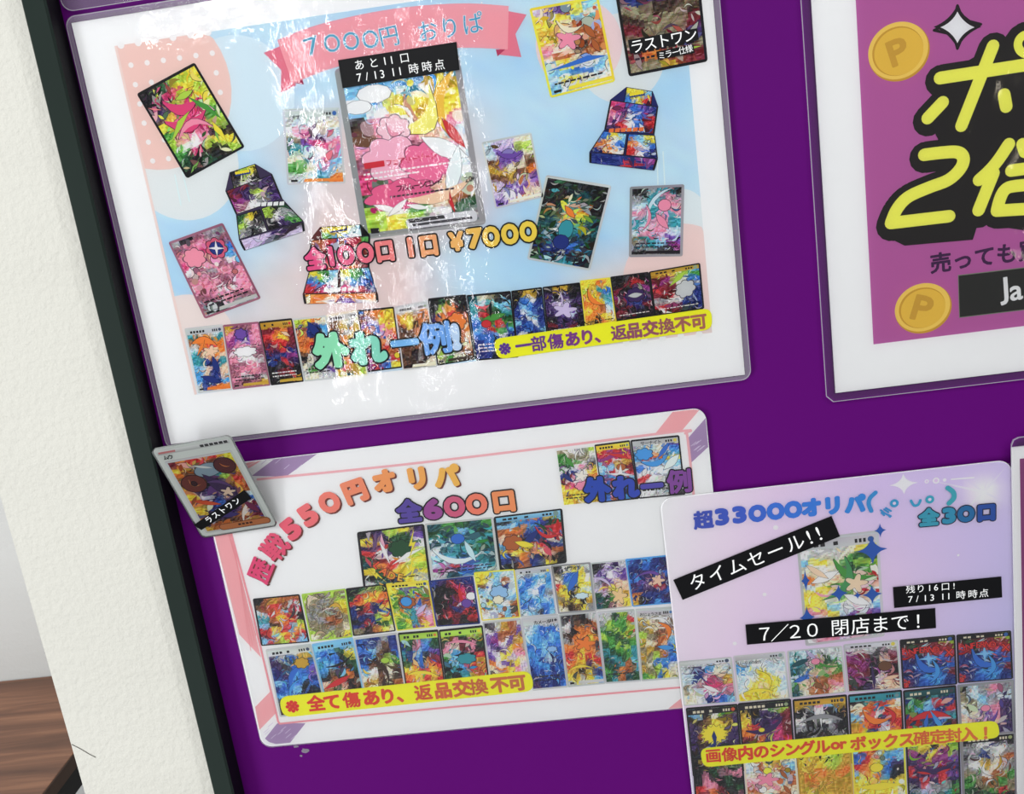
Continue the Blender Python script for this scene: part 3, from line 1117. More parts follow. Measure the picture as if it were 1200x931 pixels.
# row of small cards along the bottom
S7 = [
    ([(216, 385), (261, 380), (272, 457), (232, 461)], 'sssi/toot/Ooro/iffo/tfof/tBBt/afBf/AfBf/ABBA/sBoo', 's', 's', 's', 'o', 0),
    ([(261, 381), (303, 377), (317, 452), (272.5, 457)], 'Yddp/pmvp/mvvp/dppd/dwwd/pwws/ddpd/dppd/psds/dddY', 'd', 's', None, 'Y', 2),
    ([(303, 377), (342, 373), (356, 447.5), (317.5, 452)], 'YYYY/RRoR/royR/RrrR/VRrB/BVBm/BBrV/kKkk/kRrk/kkkY', 'k', 'st', 'Y', 'Y', 2),
    ([(342.5, 373.5), (382, 369.5), (396, 443.5), (357, 447.5)], 'lyoc/OBBA/oBka/OoBb/orOn/nwck/kcgk/cgkc/sesv/ccss', 's', 's', None, None, 2),
    ([(381.5, 369.5), (418.5, 363), (431, 440), (396.5, 443.5)], 'gccg/nYgc/ogsY/OoYc/oYoO/yOoY/loPe/PoYl/yTYl', 'c', 'c', 's', None, 0),
    ([(418.5, 363.5), (461.5, 359.5), (471.5, 431), (431, 436.5)], 'bOoy/OhyY/vbpy/obpo/yowr/OorO/bmoO/rbbr/mrby', 'k', 'cs', None, None, 1),
    ([(462, 359.5), (501, 352), (513, 430), (472, 434.5)], 'ssss/oyOo/OyNo/NnON/nNoN/NOnk/nkNO/NNkn/nNNc', 's', 't', 's', 'c', 0),
    ([(501, 350), (546, 345), (557, 421.5), (512.5, 429)], 'kEDk/Klok/Voro/BooO/coOo/yoOf/eDoc/leDO/DecN', 'k', 'l', None, 'N', 1),
    ([(546.5, 346), (598.5, 341), (608, 419), (557.5, 423)], 'TcDk/tita/trEt/arkE/bere/AreA/bbwB/BbBb/BbBB/BBkB', 'k', 'st', None, None, 3),
    ([(599, 341), (635, 336.5), (642, 396), (605, 402)], 'kYYk/kbwB/BabB/BwaB/aBwB/BbBa/wkBk', 'k', 's', None, 'k', 0),
    ([(635.5, 336.5), (679.5, 331), (690, 390), (642, 396)], 'kYYk/VkVk/VhhV/Vhvk/VviV/kVVk/RVRk/kKVk', 'k', 's', None, 'V', 1),
    ([(679.5, 329), (715, 325), (723, 380), (686, 386)], 'yyoy/lYtb/oyot/ooya/yoOi/ooyc/YkoY', 'y', 's', None, 'y', 1),
    ([(715, 324.5), (760, 318.5), (768, 371), (722, 378)], 'kKkk/kRrk/RkVm/mkcK/RKBV/kRBR/RkVk/kRkk', 'k', 's', None, 'k', 1),
    ([(760, 318.5), (820.5, 308), (825.5, 362), (767, 371)], 'YylA/Rmle/mRwb/rRcg/RrwB/gwcB/rRBB/kRkB', 'k', 'st', 'Y', None, 1),
]
F7 = {0: (('s', .45, .22, .34, 1, 10, 'o'), ('t', .3, .30, .25, 1, 120, 'o'), ('f', .58, .38, .22, .8, 0, (240, 200, 172)), ('l', .66, .60, .25, .9, 80, 'B'), ('l', .45, .82, .3, .8, 20, 'B')),
      1: (('k', .5, .43, .34, .45, 0, 'w'), ('k', .45, .14, .18, .9, 0, 'v')), 8: (('l', .55, .35, .3, .7, -10, 'e'), ('t', .5, .22, .2, .6, -80, 'k'), ('c', .35, .45, .2, .8, 0, 'r')),
      10: (('f', .5, .5, .34, .7, 0, 'h'), ('s', .45, .25, .2, .8, 90, 'h')), 11: (('s', .4, .4, .4, .8, 50, 'o'),), 12: (('k', .58, .46, .26, .8, 0, 'V'), ('l', .58, .46, .2, .9, 0, 's')),
      13: (('k', .68, .5, .22, .8, -20, 's'), ('t', .55, .22, .25, 1, -30, 'l')), 7: (('k', .68, .38, .26, 1, 30, 'o'),), 3: (('l', .6, .2, .35, .9, 60, 'B'),)}
for k, (q, g, bo, st, hd, ft, rw) in enumerate(S7):
    card(p7, Y7c - 0.00002 * (k % 2), q, g, 50 + k, bo, st, 40, hd, ft, None, rw, F7.get(k, ()), None,
         lines_col=(235, 225, 225) if bo == 'k' else None)

T = Art(Y7t)
pop(T, [('全', 369.5, 304), ('1', 388, 300.5), ('0', 405.5, 299), ('0', 428, 296.5), ('口', 451, 294.5), ('1', 481, 290), ('口', 502.5, 288), ('￥', 535, 283), ('7', 556.5, 279.5), ('0', 575.5, 277.5), ('0', 597.5, 274.5), ('0', 619, 271.5)],
    26, [(222, 84, 138), (226, 100, 140), (232, 140, 130), (238, 178, 110), (242, 198, 84), (243, 206, 78)], 0.066, 0.07, sx=.86)
T.build('price_lettering', p7, 'pink to yellow rounded lettering')
T = Art(Y7t)
pop(T, [('外', 388, 412, None, 1.05), ('れ', 431, 409, None, 1.05), ('一', 474.5, 403, None, .82), ('例', 511, 397.5), ('!', 534, 395)], 37,
    [(148, 218, 182), (140, 212, 192), (124, 184, 226), (116, 170, 226), (190, 210, 235)], 0.085, 0.055)  # last colour paled to paint glare on the exclamation mark
T.build('sample_lettering', p7, 'mint to blue bubble lettering')
notice_strip(p7, Y7t, [(577.5, 397.5), (833.5, 361), (835, 386), (583, 421.5)], 6, '※一部傷あり、返品交換不可', (596, 408), (819, 377.5), 18.5,
             [(98, 58, 152), (128, 62, 140), (150, 84, 110), (170, 104, 90)], 0.045,
             [0, .078, .158, .247, .336, .413, .492, .58, .66, .745, .83, .915, 1])
Y7l = Y7 - 0.0015
tape_label(p7, Y7l, [(396, 70.5), (535, 49), (538.5, 82), (401.5, 103.5)],
           [('あと11口', (421, 76.3), (474, 68), 12, [421, 438, 451, 459, 474]), ('7/13 11時時点', (420.5, 91), (515, 76.2), 12.5, [421, 430, 440, 448, 454, 461, 469, 485, 500.5, 515])], lab='black label over the big card')
tape_label(p7, Y7l, [(736, 47), (817, 33), (819, 46.5), (738.5, 63)], [('ラストワン', (746.5, 54.5), (809, 41.5), 16.5)], lab='black label on the dark red card')
tape_label(p7, Y7l - 0.0001, [(769, 60.5), (812.5, 52), (814, 62), (771, 70)], [('ミラー仕様', (775.5, 65.2), (807.5, 57.3), 9)], lab='small black label under a larger one')

# ================================================================== wide poster below it
Y5 = -0.0026
c0, c1, c2_ = at(231, 550, Y5), at(829, 476, Y5), at(857, 826, Y5)
c3 = at(308, 875, Y5)
x0, x1, z1, z0 = (c0.x + c3.x) / 2, (c1.x + c2_.x) / 2, (c0.z + c1.z) / 2, (c2_.z + c3.z) / 2
p5 = empty('laminated_poster', ((x0 + x1) / 2, Y5, z0), 'wide white poster with pink striped border and orange arched headline below the largest poster', 'poster')
sheet(p5, x0, x1, z0, z1, Y5, 0.009)
film(p5, rounded(x0, z0, x1, z1, 0.009, 8), None, Y5 - 0.0011, FILM_SOFT, edge=0.00006, lip=0.0002)
A = Art(Y5 - 0.00003)
PK, LV = (235, 168, 172), (164, 138, 176)


def inset(pts):
    e = 0.0003
    return [(max(x0 + e, min(x1 - e, x)), max(z0 + e, min(z1 - e, z))) for x, z in pts]


def band(pix, col):
    A.poly(inset([A.P(*p) for p in pix]), col)


band([(238, 580), (262, 578), (271, 629), (306, 771), (280.5, 744)], PK)
band([(299, 829), (317.5, 810), (322.5, 837), (304, 856)], PK)
band([(310.5, 866), (325, 848), (358, 848), (340, 870.8), (323, 872.4), (315, 870)], LV)
band([(767, 509.5), (788, 480.8), (812, 478.6), (819.5, 480.8), (799, 505)], PK)
band([(806, 514), (827.5, 490), (830, 524), (809.5, 543)], LV)
band([(295, 558), (321, 537), (371, 530), (335, 559)], LV)
band([(278, 552), (300, 541), (292, 541), (270, 550)], PK)
band([(274, 560), (306, 539.5), (302, 540), (276, 553)], PK)
band([(783, 834), (798, 819), (800, 831)], PK)
rng = random.Random(9)
for a_, b_, n_ in (((309, 868), (345, 850), 9), ((808, 520), (826, 530), 8), ((305, 552), (352, 534), 7)):
    for k in range(n_):
        x = a_[0] + (b_[0] - a_[0]) * rng.random()
        y = a_[1] + (b_[1] - a_[1]) * rng.random()
        A.stroke(inset([A.P(x, y), A.P(x + 6, y - 5)]), 0.00022, (206, 192, 214))
for k in range(4):
    A.stroke(inset([A.P(258 + k * 3, 590 + k), A.P(300 - k * 2, 745 + k * 6)]), 0.0002, (226, 150, 156))
fr_ = smooth_path([(302, 562), (470, 545), (640, 525), (797, 505.5), (803, 508), (806, 516), (815, 600), (836, 804)], 4)
A.stroke([A.P(*p) for p in fr_], 0.0009, (232, 172, 178))
fr_ = [(302, 562), (271, 629)][:0] + [(262, 592), (295, 715), (326, 846), (328, 848.5), (400, 841), (540, 828), (796, 806), (836, 803)]
A.stroke([A.P(*p) for p in fr_], 0.0008, (228, 150, 158))
A.build('printed_border', p5, 'pink and lavender striped border')

Y5c, Y5t = Y5 - 0.00012, Y5 - 0.0006
C5 = [
    ([(650.5, 527), (697, 521.5), (707, 589.5), (659.5, 594)], 'Dwgl/eDDw/eewg/EwpK/wBwy/Bpwo/Rwpw/yPPy/yyyg/YyYy/yYyY', 'w', 's', None, None, 2),
    ([(696.5, 521.5), (738, 516), (749, 585), (706, 589.5)], 'yyYy/rmrm/mrRr/arwY/iaYR/arwr/mAra/brAb/vpbB/bABO/bOAb', 'k', 'ts', 'y', None, 2),
    ([(738.5, 516), (796, 510), (803.5, 580), (748.5, 585)], 'gccv/sAcb/AacA/Aroy/saAa/bwwi/wiiw/rwgw/iwsi/wigw/wssK', 'k', 'sl', 's', None, 3),
    ([(418, 624), (497, 614), (505.5, 682), (426, 690)], 'kVlyV/yVEEv/VrEEw/rwVvw/ERwyl/Torwy/yEoyl/kEyyy/sTkys', 'k', 'tz', None, None, 1),
    ([(497, 614), (578, 606), (586, 672), (506, 682)], 'TeETe/ETaTE/tTATt/TiTtE/wTtET/atTtT/iabtT/mrvat/sTbTs', 's', 'sl', None, None, 2),
    ([(578, 606), (659, 596), (664.5, 660), (586, 671)], 'kYoYa/aAbBE/OoABr/fOBbr/AOkBc/YoyrB/bynfO/BoBnk/kOByk', 'k', 'tls', 'a', None, 0),
    ([(296, 702), (351, 696.5), (363, 753), (306, 757.5)], 'kOYOO/nOrni/iroar/tOyrk/aNorl/ryray/Rayor/arlra', 'k', 'st', None, None, 0),
    ([(353, 696.5), (405, 690), (413.5, 747), (364, 752.5)], 'lDDlD/cDgDl/DgDDy/gDDgY/DgOnD/DDnOD/lDgDc/cDlDy', 'l', 's', None, None, 0),
    ([(405, 690), (453, 684), (464, 740), (414, 746)], 'kEDlk/Eroyo/royor/BkrBy/BRrBb/kBBly/BrBEl/DkOyc', 'k', 'st', None, None, 0),
    ([(452, 684), (502, 680), (511, 735), (465, 740)], 'yvvvy/yelew/eOAoe/lOabO/eotpO/yetph/lytOp/elvyp', 'y', 'sl', 'y', None, 0),
    ([(502, 681), (554.5, 675), (563, 731.5), (511.5, 735)], 'BVRVB/kkRPV/kkkrm/kkRPw/kkRvB/kRBrk/RrRkr/kkRkk', 'B', 'ts', None, None, 0),
    ([(555, 671), (603, 667), (610, 724), (564.5, 728)], 'yyaii/yiaOi/nwaBi/aiwai/waAwa/iyawO/OiiaK/wiOaO', 'y', 'sc', None, None, 0),
    ([(603.5, 668), (645.5, 664), (652.5, 720.5), (610, 724)], 'sgiis/ibAaA/AbawA/bAwba/AaiAg/AbAai/bwabA/iaKba', 's', 's', 's', None, 0),
    ([(645.5, 663), (692, 659), (698, 716), (654, 720)], 'kwycs/Dbbyg/cbAyw/rybyy/Yykyi/Dykay/YNykY/cNnyg', 'g', 's', None, None, 0),
    ([(692, 660), (733.5, 656), (741, 711.5), (698, 716)], 'kKhVs/Kvhvv/hvwhv/gKvff/hdyff/EhyfY/TEefy/TEdfy', 's', 's', None, None, 0),
    ([(732.5, 655.5), (783, 650.5), (788, 707.5), (741, 711.5)], 'ABABB/BBbBV/BVVBb/bAVfV/VvfrV/BVVBb/oBBBV/YkBAB', 'A', 's', None, None, 0),
    ([(311, 761.5), (364.5, 754.5), (384, 834), (328, 841)], 'ssssi/VKbYY/VKbeb/BVAbv/abbAB/Bbakb/AabBk/KbAkg/NKVky', 's', 's', 's', None, 0),
    ([(365, 755), (413.5, 747), (430, 828), (384, 834)], 'aasAa/AbAEy/tAbkE/AaBNE/knEok/fOrkn/OEfNk/eOkEt/knkOk', 'a', 's', 'a', None, 0),
    ([(414, 748), (465, 741.5), (478, 823), (430, 828)], 'bBBgB/bagnB/BAnNb/bnNle/awNcn/cYncN/YcnNO/OcYNn/YOcnY', 's', 's', None, None, 0),
    ([(466, 742), (513.5, 738), (524, 819), (478, 823)], 'lEkYE/BEpAE/tBabv/EBakR/yobor/oyryo/ryrYr/EYleY/kEDlk', 'k', 't', 'l', None, 0),
    ([(514, 738.5), (565.5, 733), (575.5, 813), (524, 818)], 'YkelY/EpkpE/pcRpk/eAtkr/EaArY/ktArO/EktYr/yEeEy/kEklk', 'k', 'ls', 'l', None, 0),
    ([(565.5, 729), (610, 724.5), (624, 806), (576, 812)], 'KsYOs/wvOOv/vmwvY/hVvyo/vwyhp/owvyc/coyph/kcwcc/yscsh', 's', 'ts', None, None, 1),
    ([(610.5, 724.5), (654.5, 720), (665.5, 806), (624, 810)], 'sssss/iabbb/aAbaA/bAabb/AbaAb/bABiB/BbABb/BBbBB/VBBBb', 's', 's', 's', None, 2),
    ([(655, 720), (699, 715.5), (709.5, 802), (665.5, 806)], 'KKNks/wKnNO/NkooN/gooyo/ooroK/rOyog/royrr/oYYVY/yYkyB/sysyA', 's', 's', None, 's', 0),
    ([(699.5, 717), (743.5, 714), (751.5, 799), (709.5, 802)], 'ssEls/gleer/eElel/leElY/EelEe/tEelt/TtEet/ETtOa/eToOt/EtOTE', 's', 'ls', None, None, 1),
    ([(744.5, 714), (790, 711), (797, 795.5), (752, 799)], 'ssscs/YcDws/DYcgn/lDnOf/YcOoa/DYnfb/YDlOA/DcbAb/YDlbc/elbyc', 's', 's', 's', None, 0),
]
T5 = {2: ('サーナイト', (40, 36, 44), .22, .05, .10, .02), 13: ('ゼラオラ', (40, 34, 40), .36, .06, .13, .03),
      22: ('カメール', (36, 32, 36), .36, .055, .13, .03), 25: ('おじょうさま', (40, 34, 36), .12, .055, .11, .02), 24: ('キモリ', (44, 40, 40), .36, .05, .11, .02)}
F5 = {0: (('f', .55, .5, .18, .9, 0, (236, 226, 216)), ('k', .58, .68, .22, .6, 0, 'p'), ('l', .2, .5, .18, .8, 50, 'B'), ('l', .3, .22, .2, .8, 60, 'e')),
      1: (('t', .35, .22, .5, .7, -10, 'm'), ('t', .7, .22, .45, .7, 20, 'r'), ('c', .66, .42, .22, .8, 0, 'O'), ('x', .6, .55, .4, .8, 10, 'w')),
      2: (('k', .22, .24, .2, .7, 0, 'A'), ('l', .66, .20, .22, .6, -50, 'b'), ('s', .45, .38, .3, .7, -10, 'A'), ('l', .8, .42, .25, .9, -40, (222, 232, 226))),
      3: (('k', .62, .36, .18, .8, 0, 'E'), ('t', .35, .40, .22, .7, 70, 'w'), ('t', .72, .5, .3, .7, -20, 'w'), ('z', .8, .3, .25, 1, -60, 'y'), ('z', .75, .75, .25, 1, -60, 'y'), ('z', .2, .8, .2, 1, 60, 'y')),
      4: (('s', .4, .62, .38, .8, 10, (220, 236, 244)), ('l', .62, .55, .2, .6, 70, (200, 226, 240)), ('c', .45, .3, .18, .8, 0, 'b')),
      5: (('k', .22, .5, .16, .8, 0, 'O'), ('l', .5, .45, .2, .7, -40, 'B'), ('l', .4, .55, .16, .8, 20, 'y'), ('s', .78, .4, .22, .7, 20, 'r')),
      9: (('k', .4, .42, .22, .8, 0, 'O'), ('c', .38, .4, .24, .9, 0, 'A'), ('l', .72, .6, .22, .7, -40, 'h')),
      10: (('s', .75, .42, .36, .7, 70, 'r'), ('c', .92, .4, .2, .8, 0, 'w'), ('c', .78, .55, .2, .9, 0, 'v')),
      11: (('k', .55, .45, .24, .9, 0, (150, 190, 222)), ('k', .5, .6, .15, .8, 0, 'c')), 13: (('l', .5, .35, .36, .7, -60, 'b'), ('k', .7, .68, .2, .5, 0, 'i')),
      14: (('f', .7, .75, .24, 1.2, 0, (238, 200, 150)), ('s', .3, .4, .3, .9, 40, 'h')), 15: (('s', .6, .4, .4, .8, 20, 'v'), ('f', .72, .5, .18, .9, 0, (238, 196, 172))),
      16: (('s', .55, .42, .42, .7, -50, 'b'), ('k', .72, .24, .17, .8, 0, 'Y'), ('s', .4, .62, .3, .6, 120, 'A')), 17: (('s', .6, .3, .4, .6, -20, 'k'), ('l', .4, .6, .4, .5, -20, 'r')),
      18: (('s', .5, .5, .4, .6, 60, 'N'), ('c', .64, .36, .18, .7, 0, 'l'), ('t', .5, .75, .3, .6, 100, 'N')), 19: (('t', .5, .38, .25, .8, -80, 'b'), ('s', .5, .62, .42, .5, 10, 'y')),
      20: (('s', .5, .2, .36, .6, 10, 'p'), ('k', .55, .45, .24, .6, 0, 't')), 22: (('k', .72, .45, .15, .6, 0, (150, 190, 226)),),
      23: (('f', .6, .42, .3, .8, 0, 'o'), ('s', .5, .22, .2, .7, 20, 'o'), ('s', .4, .76, .36, .5, 0, 'y')), 25: (('s', .75, .3, .3, .8, 70, 'o'), ('l', .72, .55, .24, .8, 10, 'A'), ('s', .62, .15, .28, .5, 20, 'w'))}
for k, (q, g, bo, st, hd, ft, rw) in enumerate(C5):
    A = card(p5, Y5c - 0.00002 * (k % 2) - (0.00006 if k > 5 else 0), q, g, 100 + k, bo, st, 44, hd, ft, None, rw, F5.get(k, ()), None, title=T5.get(k))

T = Art(Y5t)
for tx_, its in (('LADE', [(442, 663, -50), (450, 670, -38), (459, 675, -25), (469, 677, -10)]),):
    pop(T, [(c, x, y, r) for c, (x, y, r) in zip(tx_, its)], 12, [(232, 90, 60), (240, 190, 70)], 0.03, 0.05, (120, 30, 30))
T.build('card_title', p5, 'orange slanted lettering on a small card')
T = Art(Y5t)
pop(T, [('歴', 306, 669, 66, 1.05), ('戦', 322.5, 642, 50, 1.1), ('5', 341, 620, 39), ('5', 361, 604, 33), ('0', 386, 589, 26), ('円', 416, 576, 20), ('オ', 451, 564.5, 13), ('リ', 489, 561, 9), ('パ', 523.5, 559, 6)],
    27, [(222, 74, 124), (226, 96, 124), (230, 124, 124), (234, 142, 112), (238, 164, 92), (240, 184, 88)], 0.088, 0.0, shadow=(1.6, -1.8), scol=(112, 52, 44))
T.build('headline_lettering', p5, 'arched pink to orange lettering')
T = Art(Y5t)
pop(T, [('全', 479.5, 600), ('6', 507, 597), ('0', 532.5, 594), ('0', 558.5, 591), ('口', 590.5, 588)], 28,
    [(92, 72, 160), (158, 76, 152), (206, 96, 130), (232, 130, 104), (240, 150, 96)], 0.075, 0.06)
T.build('count_lettering', p5, 'purple to orange rounded lettering')
T = Art(Y5t)
pop(T, [('外', 700, 574.5), ('れ', 733, 572), ('一', 764, 570.5, None, .85), ('例', 796.5, 565)], 29, [(36, 74, 176), (50, 76, 180), (84, 76, 172), (136, 72, 158)], 0.085, 0.055)
T.build('sample_lettering', p5, 'blue to purple bubble lettering')
notice_strip(p5, Y5t, [(326.5, 817), (622, 786), (626.5, 810), (331.5, 841.5)], 7, '※全て傷あり、返品交換不可', (347.5, 827.5), (606, 801), 20.5,
             [(214, 58, 46), (216, 72, 48), (206, 104, 62), (196, 116, 70)], 0.05,
             [0, .089, .162, .25, .339, .413, .492, .575, .664, .749, .826, .92, 1])

# ================================================================== lavender poster, over the wide one
Y3 = -0.0050
a, b, c, d = at(775, 583, Y3), at(1185, 541, Y3), at(809, 931, Y3), at(1192, 931, Y3)
x0, x1, z1 = (a.x + c.x) / 2, (b.x + d.x) / 2, (a.z + b.z) / 2
z0 = z1 - 0.352
p3 = empty('laminated_poster', ((x0 + x1) / 2, Y3, z0), 'tall lavender poster with blue headline and three black labels at the lower right', 'poster')
sheet(p3, x0, x1, z0, z1, Y3, 0.009, back=0.0010)
film(p3, rounded(x0, z0, x1, z1, 0.009, 8), None, Y3 - 0.0011, FILM_SOFT, edge=0.00006, lip=0.0002)
A = Art(Y3 - 0.00003)
FL = A.P(1153, 577)
LG = [(230, 228, 232), (222, 200, 226), (204, 184, 226), (200, 186, 226), (232, 218, 228), (222, 200, 226), (216, 194, 224), (196, 186, 228),
      (228, 210, 226), (220, 198, 226), (214, 194, 226), (188, 184, 228), (214, 204, 232), (212, 198, 230), (200, 190, 228), (184, 184, 226)]
ow, oh = x1 - x0 - 0.0006, z1 - z0 - 0.0006
out = rounded(x0 + 0.0003, z0 + 0.0003, x1 - 0.0003, z1 - 0.0003, 0.009, 8)


def lav(x, z):
    u, v = (x - x0) / ow, (z1 - z) / oh * 1.5
    X, Yv = max(0, min(3, u * 3)), max(0, min(3, v * 3))
    i, j = min(int(X), 2), min(int(Yv), 2)
    fx, fy = X - i, Yv - j
    c = mixc(mixc(LG[j * 4 + i], LG[j * 4 + i + 1], fx), mixc(LG[j * 4 + 4 + i], LG[j * 4 + 5 + i], fx), fy)
    d2 = ((x - FL[0]) ** 2 + (z - FL[1]) ** 2) / 0.012 ** 2
    return mixc(mixc(c, (244, 236, 244), 0.2), (248, 248, 252), 0.95 * math.exp(-d2 * 1.2))


A.up()
pts = list(out)
NR = 60
ring, faces = [], []
# gradient sheet: rows clipped to the rounded outline
rows_ = []
for j in range(NR + 1):
    z = z1 - 0.0003 - (0.009 * (j / 12) ** 1.6 if j <= 12 else oh - 0.009 * ((NR - j) / 12) ** 1.6 if j >= NR - 12 else 0.009 + (oh - 0.018) * (j - 12) / (NR - 24))
    q = 0.009
    def halfcut(zz):
        for zc, s in ((z1 - 0.0003 - q, 1), (z0 + 0.0003 + q, -1)):
            if (zz - zc) * s > 0:
                return q - math.sqrt(max(0, q * q - (zz - zc) ** 2))
        return 0.0
    h = halfcut(z)
    rows_.append([(x0 + 0.0003 + h + (ow - 2 * h) * i / 36, z) for i in range(37)])
P_, C_, F_ = [], [], []
for j, rw in enumerate(rows_):
    for p in rw:
        P_.append(p)
        C_.append(alb(lav(*p)))
for j in range(NR):
    for i in range(36):
        q = j * 37 + i
        F_.append((q, q + 37, q + 38, q + 1))
A.add(P_, F_, C_)
for an, L in ((42, 0.030), (138, 0.020), (222, 0.045), (-30, 0.024), (160, 0.05), (75, 0.012)):      # printed star rays
    t = math.radians(an)
    tip = (FL[0] + L * math.cos(t), FL[1] + L * math.sin(t))
    tip = (max(x0 + .001, min(x1 - .001, tip[0])), max(z0, min(z1 - .001, tip[1])))
    nx, ny = -math.sin(t) * 0.0011, math.cos(t) * 0.0011
    A.poly([(FL[0] + nx, FL[1] + ny), (FL[0] - nx, FL[1] - ny), tip], [(240, 240, 248), (240, 240, 248), lav(*tip)])
A.build('printed_background', p3, 'lavender to pink gradient with a white star burst')


def spark(A, px, py, r, col, ry=None, pinch=0.2):
    c = A.P(px, py)
    m = A.mpp(px, py)
    pts = []
    for i in range(32):
        t = 2 * math.pi * i / 32
        cx, cy = math.cos(t), math.sin(t)
        k = (abs(cx) ** (0.62) + abs(cy) ** (0.62)) ** (-1 / 0.62)
        a_ = math.radians(7)
        X, Yv = cx * k * r * m, cy * k * (ry or r) * m
        pts.append((c[0] + X * math.cos(a_) - Yv * math.sin(a_) * 0, c[1] + Yv + 0 * X))
    A.poly(pts, col)


A = Art(Y3 - 0.00009)
spark(A, 1059, 567.5, 17, (246, 246, 250), 13)
A.build('printed_sparkle', p3, 'white four-pointed sparkle')
for x, y, r, c in ((1086, 564.5, 2.6, 1), (1097, 563.5, 4, 2), (1107, 562.8, 2.2, 0), (896, 697, 2.4, 0), (1123, 651, 1.5, 0), (861, 754.5, 2.4, 0), (909, 618.5, 3, 0)):
    A = Art(Y3 - 0.00009)
    A.disc(A.P(x, y), r * A.mpp(x, y), (244, 236, 246), 14)
    if c:
        A.disc(A.P(x, y), (1.4 if c == 1 else 2.2) * A.mpp(x, y), (222, 200, 226), 12)
    A.build('printed_bubble', p3)
A = Art(Y3 - 0.00009)
A.pstroke([(1115, 562), (1141, 560)], 0.9, (246, 244, 250))
A.build('printed_dash', p3)

Y3c, Y3t = Y3 - 0.00012, Y3 - 0.00065
mc = card(p3, Y3c, [(933, 633), (1029.5, 621.5), (1037, 746), (944, 758)], 'ssscs/wsscy/ayceE/cwcEl/owfee/iyefr/ycefc/yawfw/pyiwa/hwvmv/pppwp/sphps', 200, 's', 'sl', 46, 's', None,
          feature=(('s', .66, .34, .3, .8, 30, 'e'), ('s', .5, .42, .34, .7, 120, (70, 150, 90)), ('f', .70, .46, .16, .9, 0, (244, 208, 180)), ('l', .3, .36, .2, .8, -20, 'w'), ('l', .7, .62, .2, .8, 30, 'w'), ('l', .2, .30, .18, .6, 40, (240, 206, 180))),
          label='silver-edged card with green swirl in the poster middle')
A = Art(Y3t)
for x, y, r, ry in ((1031.5, 622, 7, 9), (1022, 645, 18, 18), (1022, 697, 12, 12), (983, 696, 11, 11), (946, 724, 9, 15), (944, 681, 5, 16), (1005, 698, 5, 5)):
    spark(A, x, y, r, (28, 88, 176), ry)
A.build('blue_spark', mc, 'blue four-pointed sparks')

